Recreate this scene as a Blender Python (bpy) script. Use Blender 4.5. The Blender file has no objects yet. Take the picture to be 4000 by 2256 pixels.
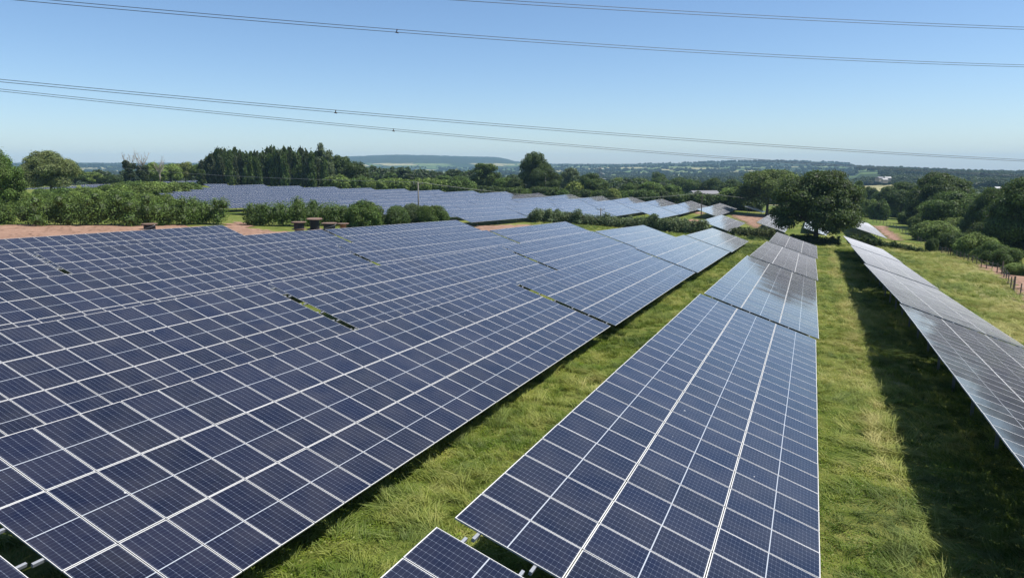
import bpy, math, random
import numpy as np
from mathutils import Matrix, Vector

R = math.radians
random.seed(7)
rng = np.random.default_rng(11)
scene = bpy.context.scene
C = bpy.data.collections.new('solar_farm_scene')
scene.collection.children.link(C)
COL = scene.collection

# ------------------------------------------------------------------ camera
F = 2716.4                      # focal length in pixels of a 4000 px wide frame
CAMH = 9.5
PITCH = math.atan((1128 - 650) / F)
cam_d = bpy.data.cameras.new('camera')
cam_d.sensor_width = 36.0
cam_d.lens = F / 4000 * 36
cam_d.clip_start = 0.1
cam_d.clip_end = 30000
cam = bpy.data.objects.new('camera', cam_d)
cam.location = (0, 0, CAMH)
cam.rotation_euler = (math.pi / 2 - PITCH, 0, 0)
COL.objects.link(cam)
scene.camera = cam
cp, sp = math.cos(PITCH), math.sin(PITCH)


def ray(px, py):
    """direction (with forward distance 1 along the view axis) of a pixel of the photograph"""
    x, y = (px - 2000) / F, (py - 1128) / F
    return np.array([x, cp - sp * y, -sp - cp * y])


YAW = R(23.52)
HR = np.array([math.sin(YAW), math.cos(YAW)])      # along the rows
HC = np.array([math.cos(YAW), -math.sin(YAW)])     # across the rows, downhill side of the tables
TILT = R(18.3)
CV = np.array([HC[0] * math.cos(TILT), HC[1] * math.cos(TILT), -math.sin(TILT)])

# ------------------------------------------------------------------ terrain
WC = [3.133618, -2.975638, -2.941766, -1.416468, -0.75966, -0.634744, 0.430653, -0.116314, 0.119781, 0.044627]


def sstep(x, a, b):
    t = np.clip((x - a) / (b - a), 0, 1)
    return t * t * (3 - 2 * t)


SKY_X = [-2500, -300, 0, 300, 900, 1250, 1330, 1400, 1550, 1680, 1800, 1940, 1975, 2010, 2100, 2400, 2700, 2850, 3000, 3200, 3290, 3330, 3500, 3800, 4600, 6500]
SKY_Y = [636, 634, 633, 632, 633, 628, 613, 608, 603, 605, 609, 612, 618, 627, 635, 637, 631, 627, 624, 628, 634, 646, 652, 664, 678, 684]
SKY_D = [5200, 5200, 5200, 5200, 5600, 6600, 7000, 7000, 7000, 7000, 7000, 7000, 7000, 6600, 5600, 5200, 4800, 4600, 4600, 4600, 4600, 3400, 2400, 2200, 2200, 2200]


def ground(x, y):
    """height of the land at world x, y (arrays or numbers)"""
    x = np.asarray(x, float)
    y = np.asarray(y, float)
    a = x * HR[0] + y * HR[1]
    b = x * HC[0] + y * HC[1]
    ac = np.clip(a, -40, 300) / 100
    bc = np.clip(b, -265, 45) / 100
    P = (WC[0] + WC[1] * ac + WC[2] * bc + WC[3] * ac * ac + WC[4] * ac * bc + WC[5] * bc * bc
         + WC[6] * ac ** 3 + WC[7] * ac * ac * bc + WC[8] * ac * bc * bc + WC[9] * bc ** 3) - 2.95
    P = P - 0.035 * (np.clip(b, 45, 170) - 45) - 0.03 * (np.clip(a, 300, 620) - 300)
    P = np.maximum(P, -26)
    yy = np.maximum(y, 1.0)
    px = np.clip(2000 + F * x / yy, -2500, 6500)
    px = np.where(y > 50, px, 2000)
    dh = np.interp(px, SKY_X, SKY_D)
    ys = np.interp(px, SKY_X, SKY_Y)
    zh = CAMH + (650 - ys) / F * dh - 11
    val = -24 + 5 * np.sin(x / 430 + 1.3) * np.cos(y / 610) + 3 * np.sin(x / 170) * np.sin(y / 240 + 2)
    start = np.where(px > 3330, 0.22, 0.5) * dh
    rise = sstep(y, start, dh)
    low = val + (zh - val) * rise ** 1.15 - np.maximum(y - dh, 0) * 0.012
    w = sstep(np.hypot(x, y), 330, 800)
    return P * (1 - w) + low * w


def gz(x, y):
    return float(ground(x, y))


def at(px, py, tmax=900):
    """point of the land seen at a pixel"""
    d = ray(px, py)
    t = 4.0
    st = 1.0
    while t < tmax:
        if CAMH + t * d[2] < gz(t * d[0], t * d[1]):
            lo, hi = t - st, t
            for _ in range(18):
                m = (lo + hi) / 2
                if CAMH + m * d[2] < gz(m * d[0], m * d[1]):
                    hi = m
                else:
                    lo = m
            return np.array([hi * d[0], hi * d[1], CAMH + hi * d[2]])
        t += st
        st = max(1.0, t * 0.01)
    t = tmax
    return np.array([t * d[0], t * d[1], gz(t * d[0], t * d[1])])


def ab(a, b, z=None):
    p = HR * a + HC * b
    return np.array([p[0], p[1], gz(p[0], p[1]) if z is None else z])


# ------------------------------------------------------------------ node helpers
def new_mat(name):
    m = bpy.data.materials.new(name)
    m.use_nodes = True
    nt = m.node_tree
    nt.nodes.clear()
    return m, nt


class N:
    def __init__(s, nt):
        s.nt = nt

    def __call__(s, kind, **kw):
        n = s.nt.nodes.new(kind)
        ins = kw.pop('ins', {})
        for k, v in kw.items():
            setattr(n, k, v)
        for k, v in ins.items():
            if isinstance(v, bpy.types.NodeSocket):
                s.nt.links.new(v, n.inputs[k])
            else:
                n.inputs[k].default_value = v
        return n

    def math(s, op, a, b=0.0, c=None):
        ins = {0: a, 1: b}
        if c is not None:
            ins[2] = c
        return s('ShaderNodeMath', operation=op, ins=ins).outputs[0]

    def mix(s, fac, a, b):
        n = s.nt.nodes.new('ShaderNodeMix')
        n.data_type = 'RGBA'
        for i, v in ((0, fac), (6, a), (7, b)):
            if isinstance(v, bpy.types.NodeSocket):
                s.nt.links.new(v, n.inputs[i])
            else:
                n.inputs[i].default_value = v if i == 0 else (v + (1,) if len(v) == 3 else v)
        return n.outputs[2]

    def ramp(s, fac, stops):
        n = s.nt.nodes.new('ShaderNodeValToRGB')
        s.nt.links.new(fac, n.inputs[0])
        cr = n.color_ramp
        while len(cr.elements) < len(stops):
            cr.elements.new(0.5)
        for e, (p, c) in zip(cr.elements, stops):
            e.position = p
            e.color = c + (1,) if len(c) == 3 else c
        return n.outputs[0]

    def noise(s, vec, scale, detail=4, rough=0.55, dist=0.0):
        n = s('ShaderNodeTexNoise', ins={'Scale': scale, 'Detail': detail, 'Roughness': rough, 'Distortion': dist})
        if vec is not None:
            s.nt.links.new(vec, n.inputs['Vector'])
        return n.outputs[0]

    def out(s, shader):
        o = s('ShaderNodeOutputMaterial')
        s.nt.links.new(shader, o.inputs['Surface'])


def simple(name, col, rough=0.6, metal=0.0, var=0.15, scale=3.0):
    m, nt = new_mat(name)
    n = N(nt)
    pos = n('ShaderNodeNewGeometry').outputs['Position']
    f = n.noise(pos, scale, 3)
    c = n.mix(f, tuple(v * (1 - var) for v in col), tuple(min(1, v * (1 + var)) for v in col))
    p = n('ShaderNodeBsdfPrincipled', ins={'Base Color': c, 'Roughness': rough, 'Metallic': metal})
    n.out(p.outputs[0])
    return m


# glass faced module: frame, backsheet, cells; the UV map counts modules
def module_material():
    m, nt = new_mat('solar_module_face')
    n = N(nt)
    uv = n('ShaderNodeUVMap', uv_map='UVMap').outputs[0]
    sx = n('ShaderNodeSeparateXYZ', ins={0: uv})
    U, V = sx.outputs[0], sx.outputs[1]
    fu, fv = n.math('FRACT', U), n.math('FRACT', V)
    W_, L_ = 1.155, 2.298

    def edge(fr, size):     # metres to the nearer module edge
        return n.math('MULTIPLY', n.math('SUBTRACT', 0.5, n.math('ABSOLUTE', n.math('SUBTRACT', fr, 0.5))), size)
    eu, ev = edge(fu, W_), edge(fv, L_)
    frame = n.math('MAXIMUM', n.math('LESS_THAN', eu, 0.025), n.math('LESS_THAN', ev, 0.030))
    gap = n.math('MAXIMUM', n.math('LESS_THAN', eu, 0.006), n.math('LESS_THAN', ev, 0.009))
    mid = n.math('LESS_THAN', n.math('ABSOLUTE', n.math('SUBTRACT', fv, 0.5)), 0.0052)

    # cells: 6 columns, 24 half cells
    def cell(fr, size, margin, count, half):
        q = n.math('DIVIDE', n.math('SUBTRACT', fr, margin / size), (1 - 2 * margin / size) / count)
        c = n.math('ABSOLUTE', n.math('SUBTRACT', n.math('FRACT', q), 0.5))
        return n.math('SUBTRACT', 0.5, c), n.math('FLOOR', q)
    cu, iu = cell(fu, W_, 0.045, 6, 0)
    cv, iv = cell(fv, L_, 0.05, 24, 0)
    du = n.math('MULTIPLY', cu, 0.178)
    dv = n.math('MULTIPLY', cv, 0.0915)
    line = n.math('MAXIMUM', n.math('MULTIPLY', n.math('LESS_THAN', du, 0.0042), 0.75), n.math('MULTIPLY', n.math('LESS_THAN', dv, 0.0022), 0.45))
    diam = n.math('LESS_THAN', n.math('ADD', du, dv), 0.0135)
    line = n.math('MAXIMUM', line, diam)
    # tint per module and faint per cell change
    wn = n('ShaderNodeTexWhiteNoise', noise_dimensions='4D')
    oi = n('ShaderNodeObjectInfo')
    cmb = n('ShaderNodeCombineXYZ', ins={0: n.math('FLOOR', U), 1: n.math('FLOOR', V), 2: 0.5})
    nt.links.new(cmb.outputs[0], wn.inputs['Vector'])
    nt.links.new(n.math('MULTIPLY', oi.outputs['Random'], 91.0), wn.inputs['W'])
    wn2 = n('ShaderNodeTexWhiteNoise', noise_dimensions='3D')
    cmb2 = n('ShaderNodeCombineXYZ', ins={0: iu, 1: iv, 2: wn.outputs[0]})
    nt.links.new(cmb2.outputs[0], wn2.inputs['Vector'])
    base = n.mix(wn.outputs[0], (0.0032, 0.0048, 0.0145), (0.0070, 0.0092, 0.026))
    base = n.mix(n.math('MULTIPLY', wn2.outputs[0], 0.35), base, (0.007, 0.008, 0.026))
    col = n.mix(n.math('MULTIPLY', line, 0.42), base, (0.30, 0.34, 0.42))
    col = n.mix(mid, col, (0.42, 0.45, 0.48))
    # dust and a few droppings on the glass
    pos = n('ShaderNodeNewGeometry').outputs['Position']
    dust = n.noise(pos, 0.9, 5, 0.6)
    dust2 = n.noise(pos, 14.0, 2, 0.6)
    col = n.mix(n.math('MULTIPLY', n.math('SUBTRACT', dust, 0.35), 0.14), col, (0.36, 0.32, 0.26))
    vor = n('ShaderNodeTexVoronoi', ins={'Vector': pos, 'Scale': 0.75})
    drop = n.math('LESS_THAN', n.math('ADD', vor.outputs['Distance'], n.math('MULTIPLY', dust2, 0.03)), 0.038)
    col = n.mix(n.math('MULTIPLY', drop, 0.8), col, (0.7, 0.7, 0.66))
    wob = n.noise(pos, 0.55, 2, 0.5)
    bump = n('ShaderNodeBump', ins={'Strength': 0.05, 'Distance': 0.05, 'Height': wob})
    glass = n('ShaderNodeBsdfPrincipled', ins={'Base Color': col, 'Roughness': n.math('ADD', 0.04, n.math('MULTIPLY', dust, 0.07)), 'IOR': 1.5, 'Normal': bump.outputs[0]})
    alu = n('ShaderNodeBsdfPrincipled', ins={'Base Color': (0.70, 0.685, 0.64, 1), 'Roughness': 0.45, 'Metallic': 0.1})
    dark = n('ShaderNodeBsdfPrincipled', ins={'Base Color': (0.02, 0.02, 0.02, 1), 'Roughness': 0.8})
    # thin dust plus painted grazing sheen: paler the flatter the line of sight
    lw = n('ShaderNodeLayerWeight', ins={'Blend': 0.5})
    cosv = n.math('MAXIMUM', n.math('SUBTRACT', 1.0, lw.outputs['Facing']), 0.02)
    veil = n.math('SUBTRACT', 1.0, n.math('POWER', 2.71828, n.math('DIVIDE', n.math('MULTIPLY', n.math('ADD', 0.6, dust), -0.0027), n.math('POWER', cosv, 1.8))))
    dust_sheen = n('ShaderNodeBsdfDiffuse', ins={'Color': (0.46, 0.47, 0.49, 1)})
    glass = n('ShaderNodeMixShader', ins={0: veil, 1: glass.outputs[0], 2: dust_sheen.outputs[0]})
    m1 = n('ShaderNodeMixShader', ins={0: frame, 1: glass.outputs[0], 2: alu.outputs[0]})
    m2 = n('ShaderNodeMixShader', ins={0: gap, 1: m1.outputs[0], 2: dark.outputs[0]})
    n.out(m2.outputs[0])
    return m


def leaf_material():
    m, nt = new_mat('leaves')
    n = N(nt)
    oi = n('ShaderNodeObjectInfo')
    tint = n('ShaderNodeAttribute', attribute_name='tint').outputs['Fac']
    pos = n('ShaderNodeNewGeometry').outputs['Position']
    big = n.noise(pos, 0.35, 2)
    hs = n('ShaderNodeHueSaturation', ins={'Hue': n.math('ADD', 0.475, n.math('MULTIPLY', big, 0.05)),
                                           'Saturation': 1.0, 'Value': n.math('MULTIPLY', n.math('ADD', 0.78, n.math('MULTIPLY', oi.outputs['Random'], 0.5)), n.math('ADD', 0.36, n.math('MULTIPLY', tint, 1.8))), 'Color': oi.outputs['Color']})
    d = n('ShaderNodeBsdfPrincipled', ins={'Base Color': hs.outputs[0], 'Roughness': 0.55, 'Specular IOR Level': 0.3})
    tc = n.mix(0.5, hs.outputs[0], (0.16, 0.22, 0.02))
    t = n('ShaderNodeBsdfTranslucent', ins={'Color': tc})
    mx = n('ShaderNodeMixShader', ins={0: 0.28, 1: d.outputs[0], 2: t.outputs[0]})
    n.out(mx.outputs[0])
    return m


def grass_material():
    m, nt = new_mat('grass_blades')
    n = N(nt)
    pos = n('ShaderNodeNewGeometry').outputs['Position']
    tint = n('ShaderNodeAttribute', attribute_name='tint').outputs['Fac']
    a = n.noise(pos, 0.55, 4, 0.6)
    b = n.noise(pos, 0.09, 3, 0.5)
    f = n.math('ADD', n.math('MULTIPLY', a, 0.62), n.math('MULTIPLY', b, 0.45))
    f = n.math('ADD', f, n.math('MULTIPLY', n.math('SUBTRACT', n('ShaderNodeObjectInfo').outputs['Random'], 0.5), 0.12))
    bx = n('ShaderNodeVectorMath', operation='DOT_PRODUCT', ins={0: pos, 1: (HC[0], HC[1], 0)}).outputs['Value']
    bw = n.math('ADD', bx, n.math('MULTIPLY', n.math('SUBTRACT', b, 0.5), 4.0))
    # a swath of dried cuttings down the lane, a second faint one by the first row, and the hay field
    sw = n.math('SUBTRACT', 1.0, n.math('MINIMUM', n.math('ABSOLUTE', n.math('DIVIDE', n.math('SUBTRACT', bw, 3.0), 0.9)), 1.0))
    sw2 = n.math('SUBTRACT', 1.0, n.math('MINIMUM', n.math('ABSOLUTE', n.math('DIVIDE', n.math('ADD', bw, 7.0), 0.6)), 1.0))
    hay = n.math('MINIMUM', n.math('MAXIMUM', n.math('MULTIPLY', n.math('SUBTRACT', bx, 12.0), 0.25), 0.0), 1.0)
    f = n.math('ADD', f, n.math('MULTIPLY', n.math('SUBTRACT', b, 0.5), 0.35))
    f = n.math('SUBTRACT', n.math('ADD', f, n.math('MULTIPLY', sw, 0.12)), 0.025)
    f = n.math('ADD', f, n.math('MULTIPLY', sw2, 0.08))
    f = n.math('ADD', f, n.math('MULTIPLY', hay, 0.10))
    col = n.ramp(f, [(0.38, (0.042, 0.095, 0.006)), (0.48, (0.120, 0.190, 0.014)), (0.58, (0.26, 0.295, 0.045)), (0.70, (0.48, 0.43, 0.16))])
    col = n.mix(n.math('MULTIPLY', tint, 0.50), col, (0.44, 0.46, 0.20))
    d = n('ShaderNodeBsdfPrincipled', ins={'Base Color': col, 'Roughness': 0.6, 'Specular IOR Level': 0.15})
    t = n('ShaderNodeBsdfTranslucent', ins={'Color': col})
    mx = n('ShaderNodeMixShader', ins={0: 0.3, 1: d.outputs[0], 2: t.outputs[0]})
    n.out(mx.outputs[0])
    return m


def ground_material():
    m, nt = new_mat('grassland')
    n = N(nt)
    pos = n('ShaderNodeNewGeometry').outputs['Position']
    far = n('ShaderNodeAttribute', attribute_name='far').outputs['Fac']
    wood = n('ShaderNodeAttribute', attribute_name='wood').outputs['Fac']
    hay = n('ShaderNodeAttribute', attribute_name='hay').outputs['Fac']
    a = n.noise(pos, 0.7, 6, 0.65)
    b = n.noise(pos, 0.06, 4, 0.55)
    c = n.noise(pos, 9.0, 4, 0.7)
    f = n.math('ADD', n.math('MULTIPLY', a, 0.4), n.math('MULTIPLY', b, 0.45))
    f = n.math('ADD', f, n.math('MULTIPLY', c, 0.22))
    f = n.math('ADD', f, n.math('MULTIPLY', hay, 0.14))
    near = n.ramp(f, [(0.38, (0.040, 0.075, 0.010)), (0.50, (0.110, 0.150, 0.022)), (0.62, (0.22, 0.225, 0.060)), (0.78, (0.36, 0.33, 0.15))])
    # far farmland: a patchwork of fields
    wp = n('ShaderNodeTexNoise', ins={'Vector': pos, 'Scale': 0.004, 'Detail': 2})
    vm = n('ShaderNodeVectorMath', operation='MULTIPLY_ADD', ins={0: wp.outputs['Color'], 1: (120, 120, 120), 2: pos})
    v2 = n('ShaderNodeVectorMath', operation='MULTIPLY', ins={0: vm.outputs[0], 1: (1, 1, 0)})
    vor = n('ShaderNodeTexVoronoi', ins={'Vector': v2.outputs[0], 'Scale': 0.0042})
    sc = n('ShaderNodeSeparateColor', ins={0: vor.outputs['Color']})
    field = n.ramp(sc.outputs[0], [(0.0, (0.03, 0.05, 0.015)), (0.30, (0.10, 0.15, 0.04)), (0.55, (0.16, 0.20, 0.06)), (0.75, (0.34, 0.31, 0.15)), (1.0, (0.20, 0.22, 0.09))])
    field_node = field.node
    field_node.color_ramp.interpolation = 'CONSTANT'
    vor2 = n('ShaderNodeTexVoronoi', feature='DISTANCE_TO_EDGE', ins={'Vector': v2.outputs[0], 'Scale': 0.0042})
    hedge = n.math('LESS_THAN', vor2.outputs['Distance'], 0.03)
    field = n.mix(hedge, field, (0.02, 0.035, 0.012))
    wn = n.noise(pos, 0.02, 4, 0.7)
    woods = n.mix(wn, (0.012, 0.022, 0.010), (0.045, 0.062, 0.022))
    fcol = n.mix(n.math('GREATER_THAN', n.math('ADD', wood, n.math('MULTIPLY', n.math('SUBTRACT', wn, 0.5), 0.6)), 0.5), field, woods)
    col = n.mix(far, near, fcol)
    bump = n('ShaderNodeBump', ins={'Strength': 0.8, 'Distance': 0.25, 'Height': c})
    p = n('ShaderNodeBsdfPrincipled', ins={'Base Color': col, 'Roughness': 0.9, 'Specular IOR Level': 0.15, 'Normal': bump.outputs[0]})
    n.out(p.outputs[0])
    return m


def soil_material():
    m, nt = new_mat('red_soil')
    n = N(nt)
    pos = n('ShaderNodeNewGeometry').outputs['Position']
    a = n.noise(pos, 0.5, 6, 0.65)
    b = n.noise(pos, 4.0, 4, 0.7)
    f = n.math('ADD', n.math('MULTIPLY', a, 0.6), n.math('MULTIPLY', b, 0.4))
    col = n.ramp(f, [(0.30, (0.13, 0.065, 0.040)), (0.46, (0.26, 0.150, 0.095)), (0.58, (0.32, 0.190, 0.125)), (0.70, (0.46, 0.31, 0.22))])
    bump = n('ShaderNodeBump', ins={'Strength': 0.9, 'Distance': 0.15, 'Height': f})
    p = n('ShaderNodeBsdfPrincipled', ins={'Base Color': col, 'Roughness': 0.95, 'Normal': bump.outputs[0]})
    n.out(p.outputs[0])
    return m


M_MOD = module_material()
M_LEAF = leaf_material()
M_GRASS = grass_material()
M_GROUND = ground_material()
M_SOIL = soil_material()
M_ALU = simple('aluminium', (0.36, 0.37, 0.38), 0.4, 0.3, 0.06)
M_STEEL = simple('galvanised_steel', (0.20, 0.21, 0.22), 0.45, 0.5, 0.15)
M_BACK = simple('module_back', (0.35, 0.36, 0.37), 0.6)
M_BARK = simple('bark', (0.085, 0.065, 0.048), 0.9, 0, 0.4, 6)
M_DEAD = simple('dead_wood', (0.30, 0.26, 0.22), 0.9, 0, 0.3, 6)
M_POLE = simple('weathered_pole', (0.17, 0.155, 0.135), 0.85, 0, 0.25, 5)
M_DARKPOLE = simple('creosoted_pole', (0.055, 0.042, 0.035), 0.85, 0, 0.25, 5)
M_POST = simple('fence_wood', (0.13, 0.105, 0.075), 0.9, 0, 0.3, 8)
M_WIRE = simple('conductor', (0.06, 0.07, 0.09), 0.5, 0.3, 0.05)
M_THINWIRE = simple('thin_wire', (0.30, 0.30, 0.28), 0.6, 0.2, 0.05)
M_DRUMWOOD = simple('drum_wood', (0.19, 0.12, 0.085), 0.85, 0, 0.35, 5)
M_DRUMCORE = simple('black_cable', (0.012, 0.012, 0.016), 0.6, 0, 0.2, 4)
M_DRUMCLAY = simple('orange_core', (0.50, 0.20, 0.11), 0.8, 0, 0.2, 4)
M_RENDER = simple('house_render', (0.28, 0.255, 0.22), 0.8, 0, 0.05, 1)
M_ROOF = simple('slate_roof', (0.20, 0.195, 0.20), 0.7, 0, 0.1, 1)
M_ROOFW = simple('white_roof', (0.42, 0.41, 0.39), 0.6, 0, 0.05, 1)
M_WINDOW = simple('window_glass', (0.03, 0.035, 0.045), 0.15, 0, 0.1, 1)


# ------------------------------------------------------------------ mesh helpers
def mesh_from(name, verts, faces, mats, midx=None, uvs=None, tint=None, smooth=False):
    me = bpy.data.meshes.new(name)
    verts = np.asarray(verts, dtype=np.float32)
    if isinstance(faces, np.ndarray):
        nv, nf, k = len(verts), len(faces), faces.shape[1]
        me.vertices.add(nv)
        me.vertices.foreach_set('co', verts.ravel())
        me.loops.add(nf * k)
        me.loops.foreach_set('vertex_index', faces.astype(np.int32).ravel())
        me.polygons.add(nf)
        me.polygons.foreach_set('loop_start', np.arange(0, nf * k, k, dtype=np.int32))
        try:
            me.polygons.foreach_set('loop_total', np.full(nf, k, dtype=np.int32))
        except Exception:
            pass
        me.update(calc_edges=True)
    else:
        me.from_pydata([tuple(map(float, v)) for v in verts], [], faces)
    for m in (mats if isinstance(mats, (list, tuple)) else [mats]):
        me.materials.append(m)
    if midx is not None:
        me.polygons.foreach_set('material_index', np.asarray(midx, dtype=np.int32))
    if uvs is not None:
        l = me.uv_layers.new(name='UVMap')
        l.data.foreach_set('uv', np.asarray(uvs, dtype=np.float32).ravel())
    if tint is not None:
        at_ = me.attributes.new('tint', 'FLOAT', 'POINT')
        at_.data.foreach_set('value', np.asarray(tint, dtype=np.float32))
    me.polygons.foreach_set('use_smooth', np.full(len(me.polygons), smooth, dtype=bool))
    me.update()
    return me


def link(name, data, parent=None, label=None, cat=None, group=None, kind=None, loc=None):
    o = bpy.data.objects.new(name, data)
    C.objects.link(o)
    if parent is not None:
        o.parent = parent
    if loc is not None:
        o.location = loc
    tag(o, label, cat, group, kind)
    return o


def tag(o, label=None, cat=None, group=None, kind=None):
    if label:
        o['label'] = label
    if cat:
        o['category'] = cat
    if group:
        o['group'] = group
    if kind:
        o['kind'] = kind
    return o


class MB:
    """collects boxes, tubes and discs into one mesh"""

    def __init__(s):
        s.v, s.f, s.m = [], [], []

    def add(s, vs, fs, mi=0):
        n = len(s.v)
        s.v += [tuple(map(float, v)) for v in vs]
        s.f += [tuple(i + n for i in f) for f in fs]
        s.m += [mi] * len(fs)
        return s

    def box(s, c, sx, sy, sz, ax=None, mi=0):
        X, Y, Z = ax if ax is not None else (np.array([1, 0, 0]), np.array([0, 1, 0]), np.array([0, 0, 1]))
        X, Y, Z = np.array(X, float) * sx / 2, np.array(Y, float) * sy / 2, np.array(Z, float) * sz / 2
        c = np.array(c, float)
        vs = [c + i * X + j * Y + k * Z for k in (-1, 1) for j in (-1, 1) for i in (-1, 1)]
        return s.add(vs, [(0, 2, 3, 1), (4, 5, 7, 6), (0, 1, 5, 4), (2, 6, 7, 3), (0, 4, 6, 2), (1, 3, 7, 5)], mi)

    def tube(s, pts, radii, n=8, mi=0, cap=True):
        pts = [np.array(p, float) for p in pts]
        if not hasattr(radii, '__len__'):
            radii = [radii] * len(pts)
        rings = []
        for i, p in enumerate(pts):
            d = pts[min(i + 1, len(pts) - 1)] - pts[max(i - 1, 0)]
            d = d / (np.linalg.norm(d) + 1e-9)
            u = np.cross(d, [0, 0, 1])
            if np.linalg.norm(u) < 1e-3:
                u = np.cross(d, [1, 0, 0])
            u = u / np.linalg.norm(u)
            w = np.cross(u, d)
            rings.append([p + radii[i] * (math.cos(t) * u + math.sin(t) * w) for t in np.linspace(0, 2 * math.pi, n, endpoint=False)])
        vs = [v for r in rings for v in r]
        fs = []
        for i in range(len(pts) - 1):
            for j in range(n):
                a, b = i * n + j, i * n + (j + 1) % n
                fs.append((a, b, b + n, a + n))
        if cap:
            fs.append(tuple(range(n))[::-1])
            fs.append(tuple(range((len(pts) - 1) * n, len(pts) * n)))
        return s.add(vs, fs, mi)

    def build(s, name, mats, parent=None, smooth=False, **kw):
        me = mesh_from(name, s.v, s.f, mats, s.m, smooth=smooth)
        return link(name, me, parent, **kw)


ORD = ['first', 'second', 'third', 'fourth', 'fifth', 'sixth', 'seventh', 'eighth', 'ninth', 'tenth', 'eleventh', 'twelfth',
       'thirteenth', 'fourteenth', 'fifteenth', 'sixteenth', 'seventeenth', 'eighteenth', 'nineteenth', 'twentieth',
       'twenty-first', 'twenty-second', 'twenty-third', 'twenty-fourth', 'twenty-fifth', 'twenty-sixth', 'twenty-seventh',
       'twenty-eighth', 'twenty-ninth', 'thirtieth', 'thirty-first', 'thirty-second', 'thirty-third', 'thirty-fourth', 'thirty-fifth',
       'thirty-sixth', 'thirty-seventh', 'thirty-eighth', 'thirty-ninth', 'fortieth']
ORD += ['forty-' + w for w in ORD[:9]] + ['fiftieth'] + ['fifty-' + w for w in ORD[:9]] + ['sixtieth'] + ['sixty-' + w for w in ORD[:9]]

# ------------------------------------------------------------------ ground sheet
def make_ground():
    rr = [0.0, 1.5]
    while rr[-1] < 8300:
        rr.append(rr[-1] * 1.019 + 0.25)
    rr = np.array(rr)
    th = np.radians(np.concatenate([np.arange(-180, -52, 6.0), np.arange(-52, 52, 0.3), np.arange(52, 180, 6.0)]))
    nr, nt_ = len(rr), len(th)
    X = np.outer(rr, np.sin(th))
    Y = np.outer(rr, np.cos(th))
    Z = ground(X, Y)
    rad = np.hypot(X, Y)
    # tree canopy roughness on the far hills
    pxg = 2000 + F * X / np.maximum(Y, 1.0)
    bighill = (pxg > 1330) & (pxg < 2080)
    wood = np.where(bighill, sstep(Z, 22, 42), sstep(Z, 2, 18)) * sstep(rad, 2500, 3500)
    wood = np.maximum(wood, 0.44 * sstep(rad, 900, 1500))
    Z += (rng.random(Z.shape) - 0.3) * 7 * (wood > 0.6) * sstep(rad, 3000, 4000)
    # small natural undulation close by
    Z += 0.06 * np.sin(X * 1.3 + 2 * np.sin(Y * 0.5)) * np.sin(Y * 1.1) * (rad < 60)
    v = np.stack([X, Y, Z], -1).reshape(-1, 3)
    i = np.arange(nr - 1)[:, None] * nt_
    j = np.arange(nt_)[None, :]
    jn = (j + 1) % nt_
    f = np.stack([i + j, i + nt_ + j, i + nt_ + jn, i + jn], -1).reshape(-1, 4)
    me = mesh_from('ground', v, f, M_GROUND, smooth=True)
    b = (X * HC[0] + Y * HC[1])
    a = (X * HR[0] + Y * HR[1])
    hay = sstep(b, 12, 16) * (1 - sstep(a, 175, 200)) + 0.5 * sstep(b, 2.0, 3.0) * (1 - sstep(b, 4.0, 5.5))
    for nm, val in (('far', sstep(rad, 380, 560)), ('wood', wood), ('hay', hay)):
        A = me.attributes.new(nm, 'FLOAT', 'POINT')
        A.data.foreach_set('value', val.astype(np.float32).ravel())
    link('ground', me, kind='structure')


make_ground()


def inpoly(P, x, y):
    c = np.zeros(np.shape(x), bool)
    n = len(P)
    for i in range(n):
        x0, y0 = P[i][:2]
        x1, y1 = P[i - 1][:2]
        hit = ((y0 > y) != (y1 > y)) & (x < (x1 - x0) * (y - y0) / (y1 - y0 + 1e-12) + x0)
        c ^= hit
    return c


def drape(name, pix, cell, dz=0.09, world=None):
    P = [at(*p)[:2] for p in pix] if world is None else world
    P = np.array(P)
    x0, y0 = P.min(0) - 2
    x1, y1 = P.max(0) + 2
    gx = np.arange(x0, x1, cell)
    gy = np.arange(y0, y1, cell)
    cx, cy = np.meshgrid(gx[:-1] + cell / 2, gy[:-1] + cell / 2, indexing='ij')
    k = min(1.0, cell / 0.35)
    wx = cx + k * 0.9 * np.sin(cy * 1.1 / k + 1) + k * 0.5 * np.sin(cy * 3.1 / k + cx)
    wy = cy + k * 0.9 * np.sin(cx * 1.3 / k) + k * 0.5 * np.sin(cx * 2.7 / k + cy * 0.7)
    keep = inpoly(P, wx, wy) & (rng.random(cx.shape) > 0.03)
    ii, jj = np.nonzero(keep)
    VX, VY = np.meshgrid(gx, gy, indexing='ij')
    VZ = ground(VX, VY) + dz
    n = len(gy)
    f = np.stack([ii * n + jj, (ii + 1) * n + jj, (ii + 1) * n + jj + 1, ii * n + jj + 1], -1)
    used, inv = np.unique(f.ravel(), return_inverse=True)
    v = np.stack([VX, VY, VZ], -1).reshape(-1, 3)[used]
    me = mesh_from(name, v, inv.reshape(-1, 4), M_SOIL, smooth=True)
    link(name, me, kind='structure')
    return P


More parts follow.
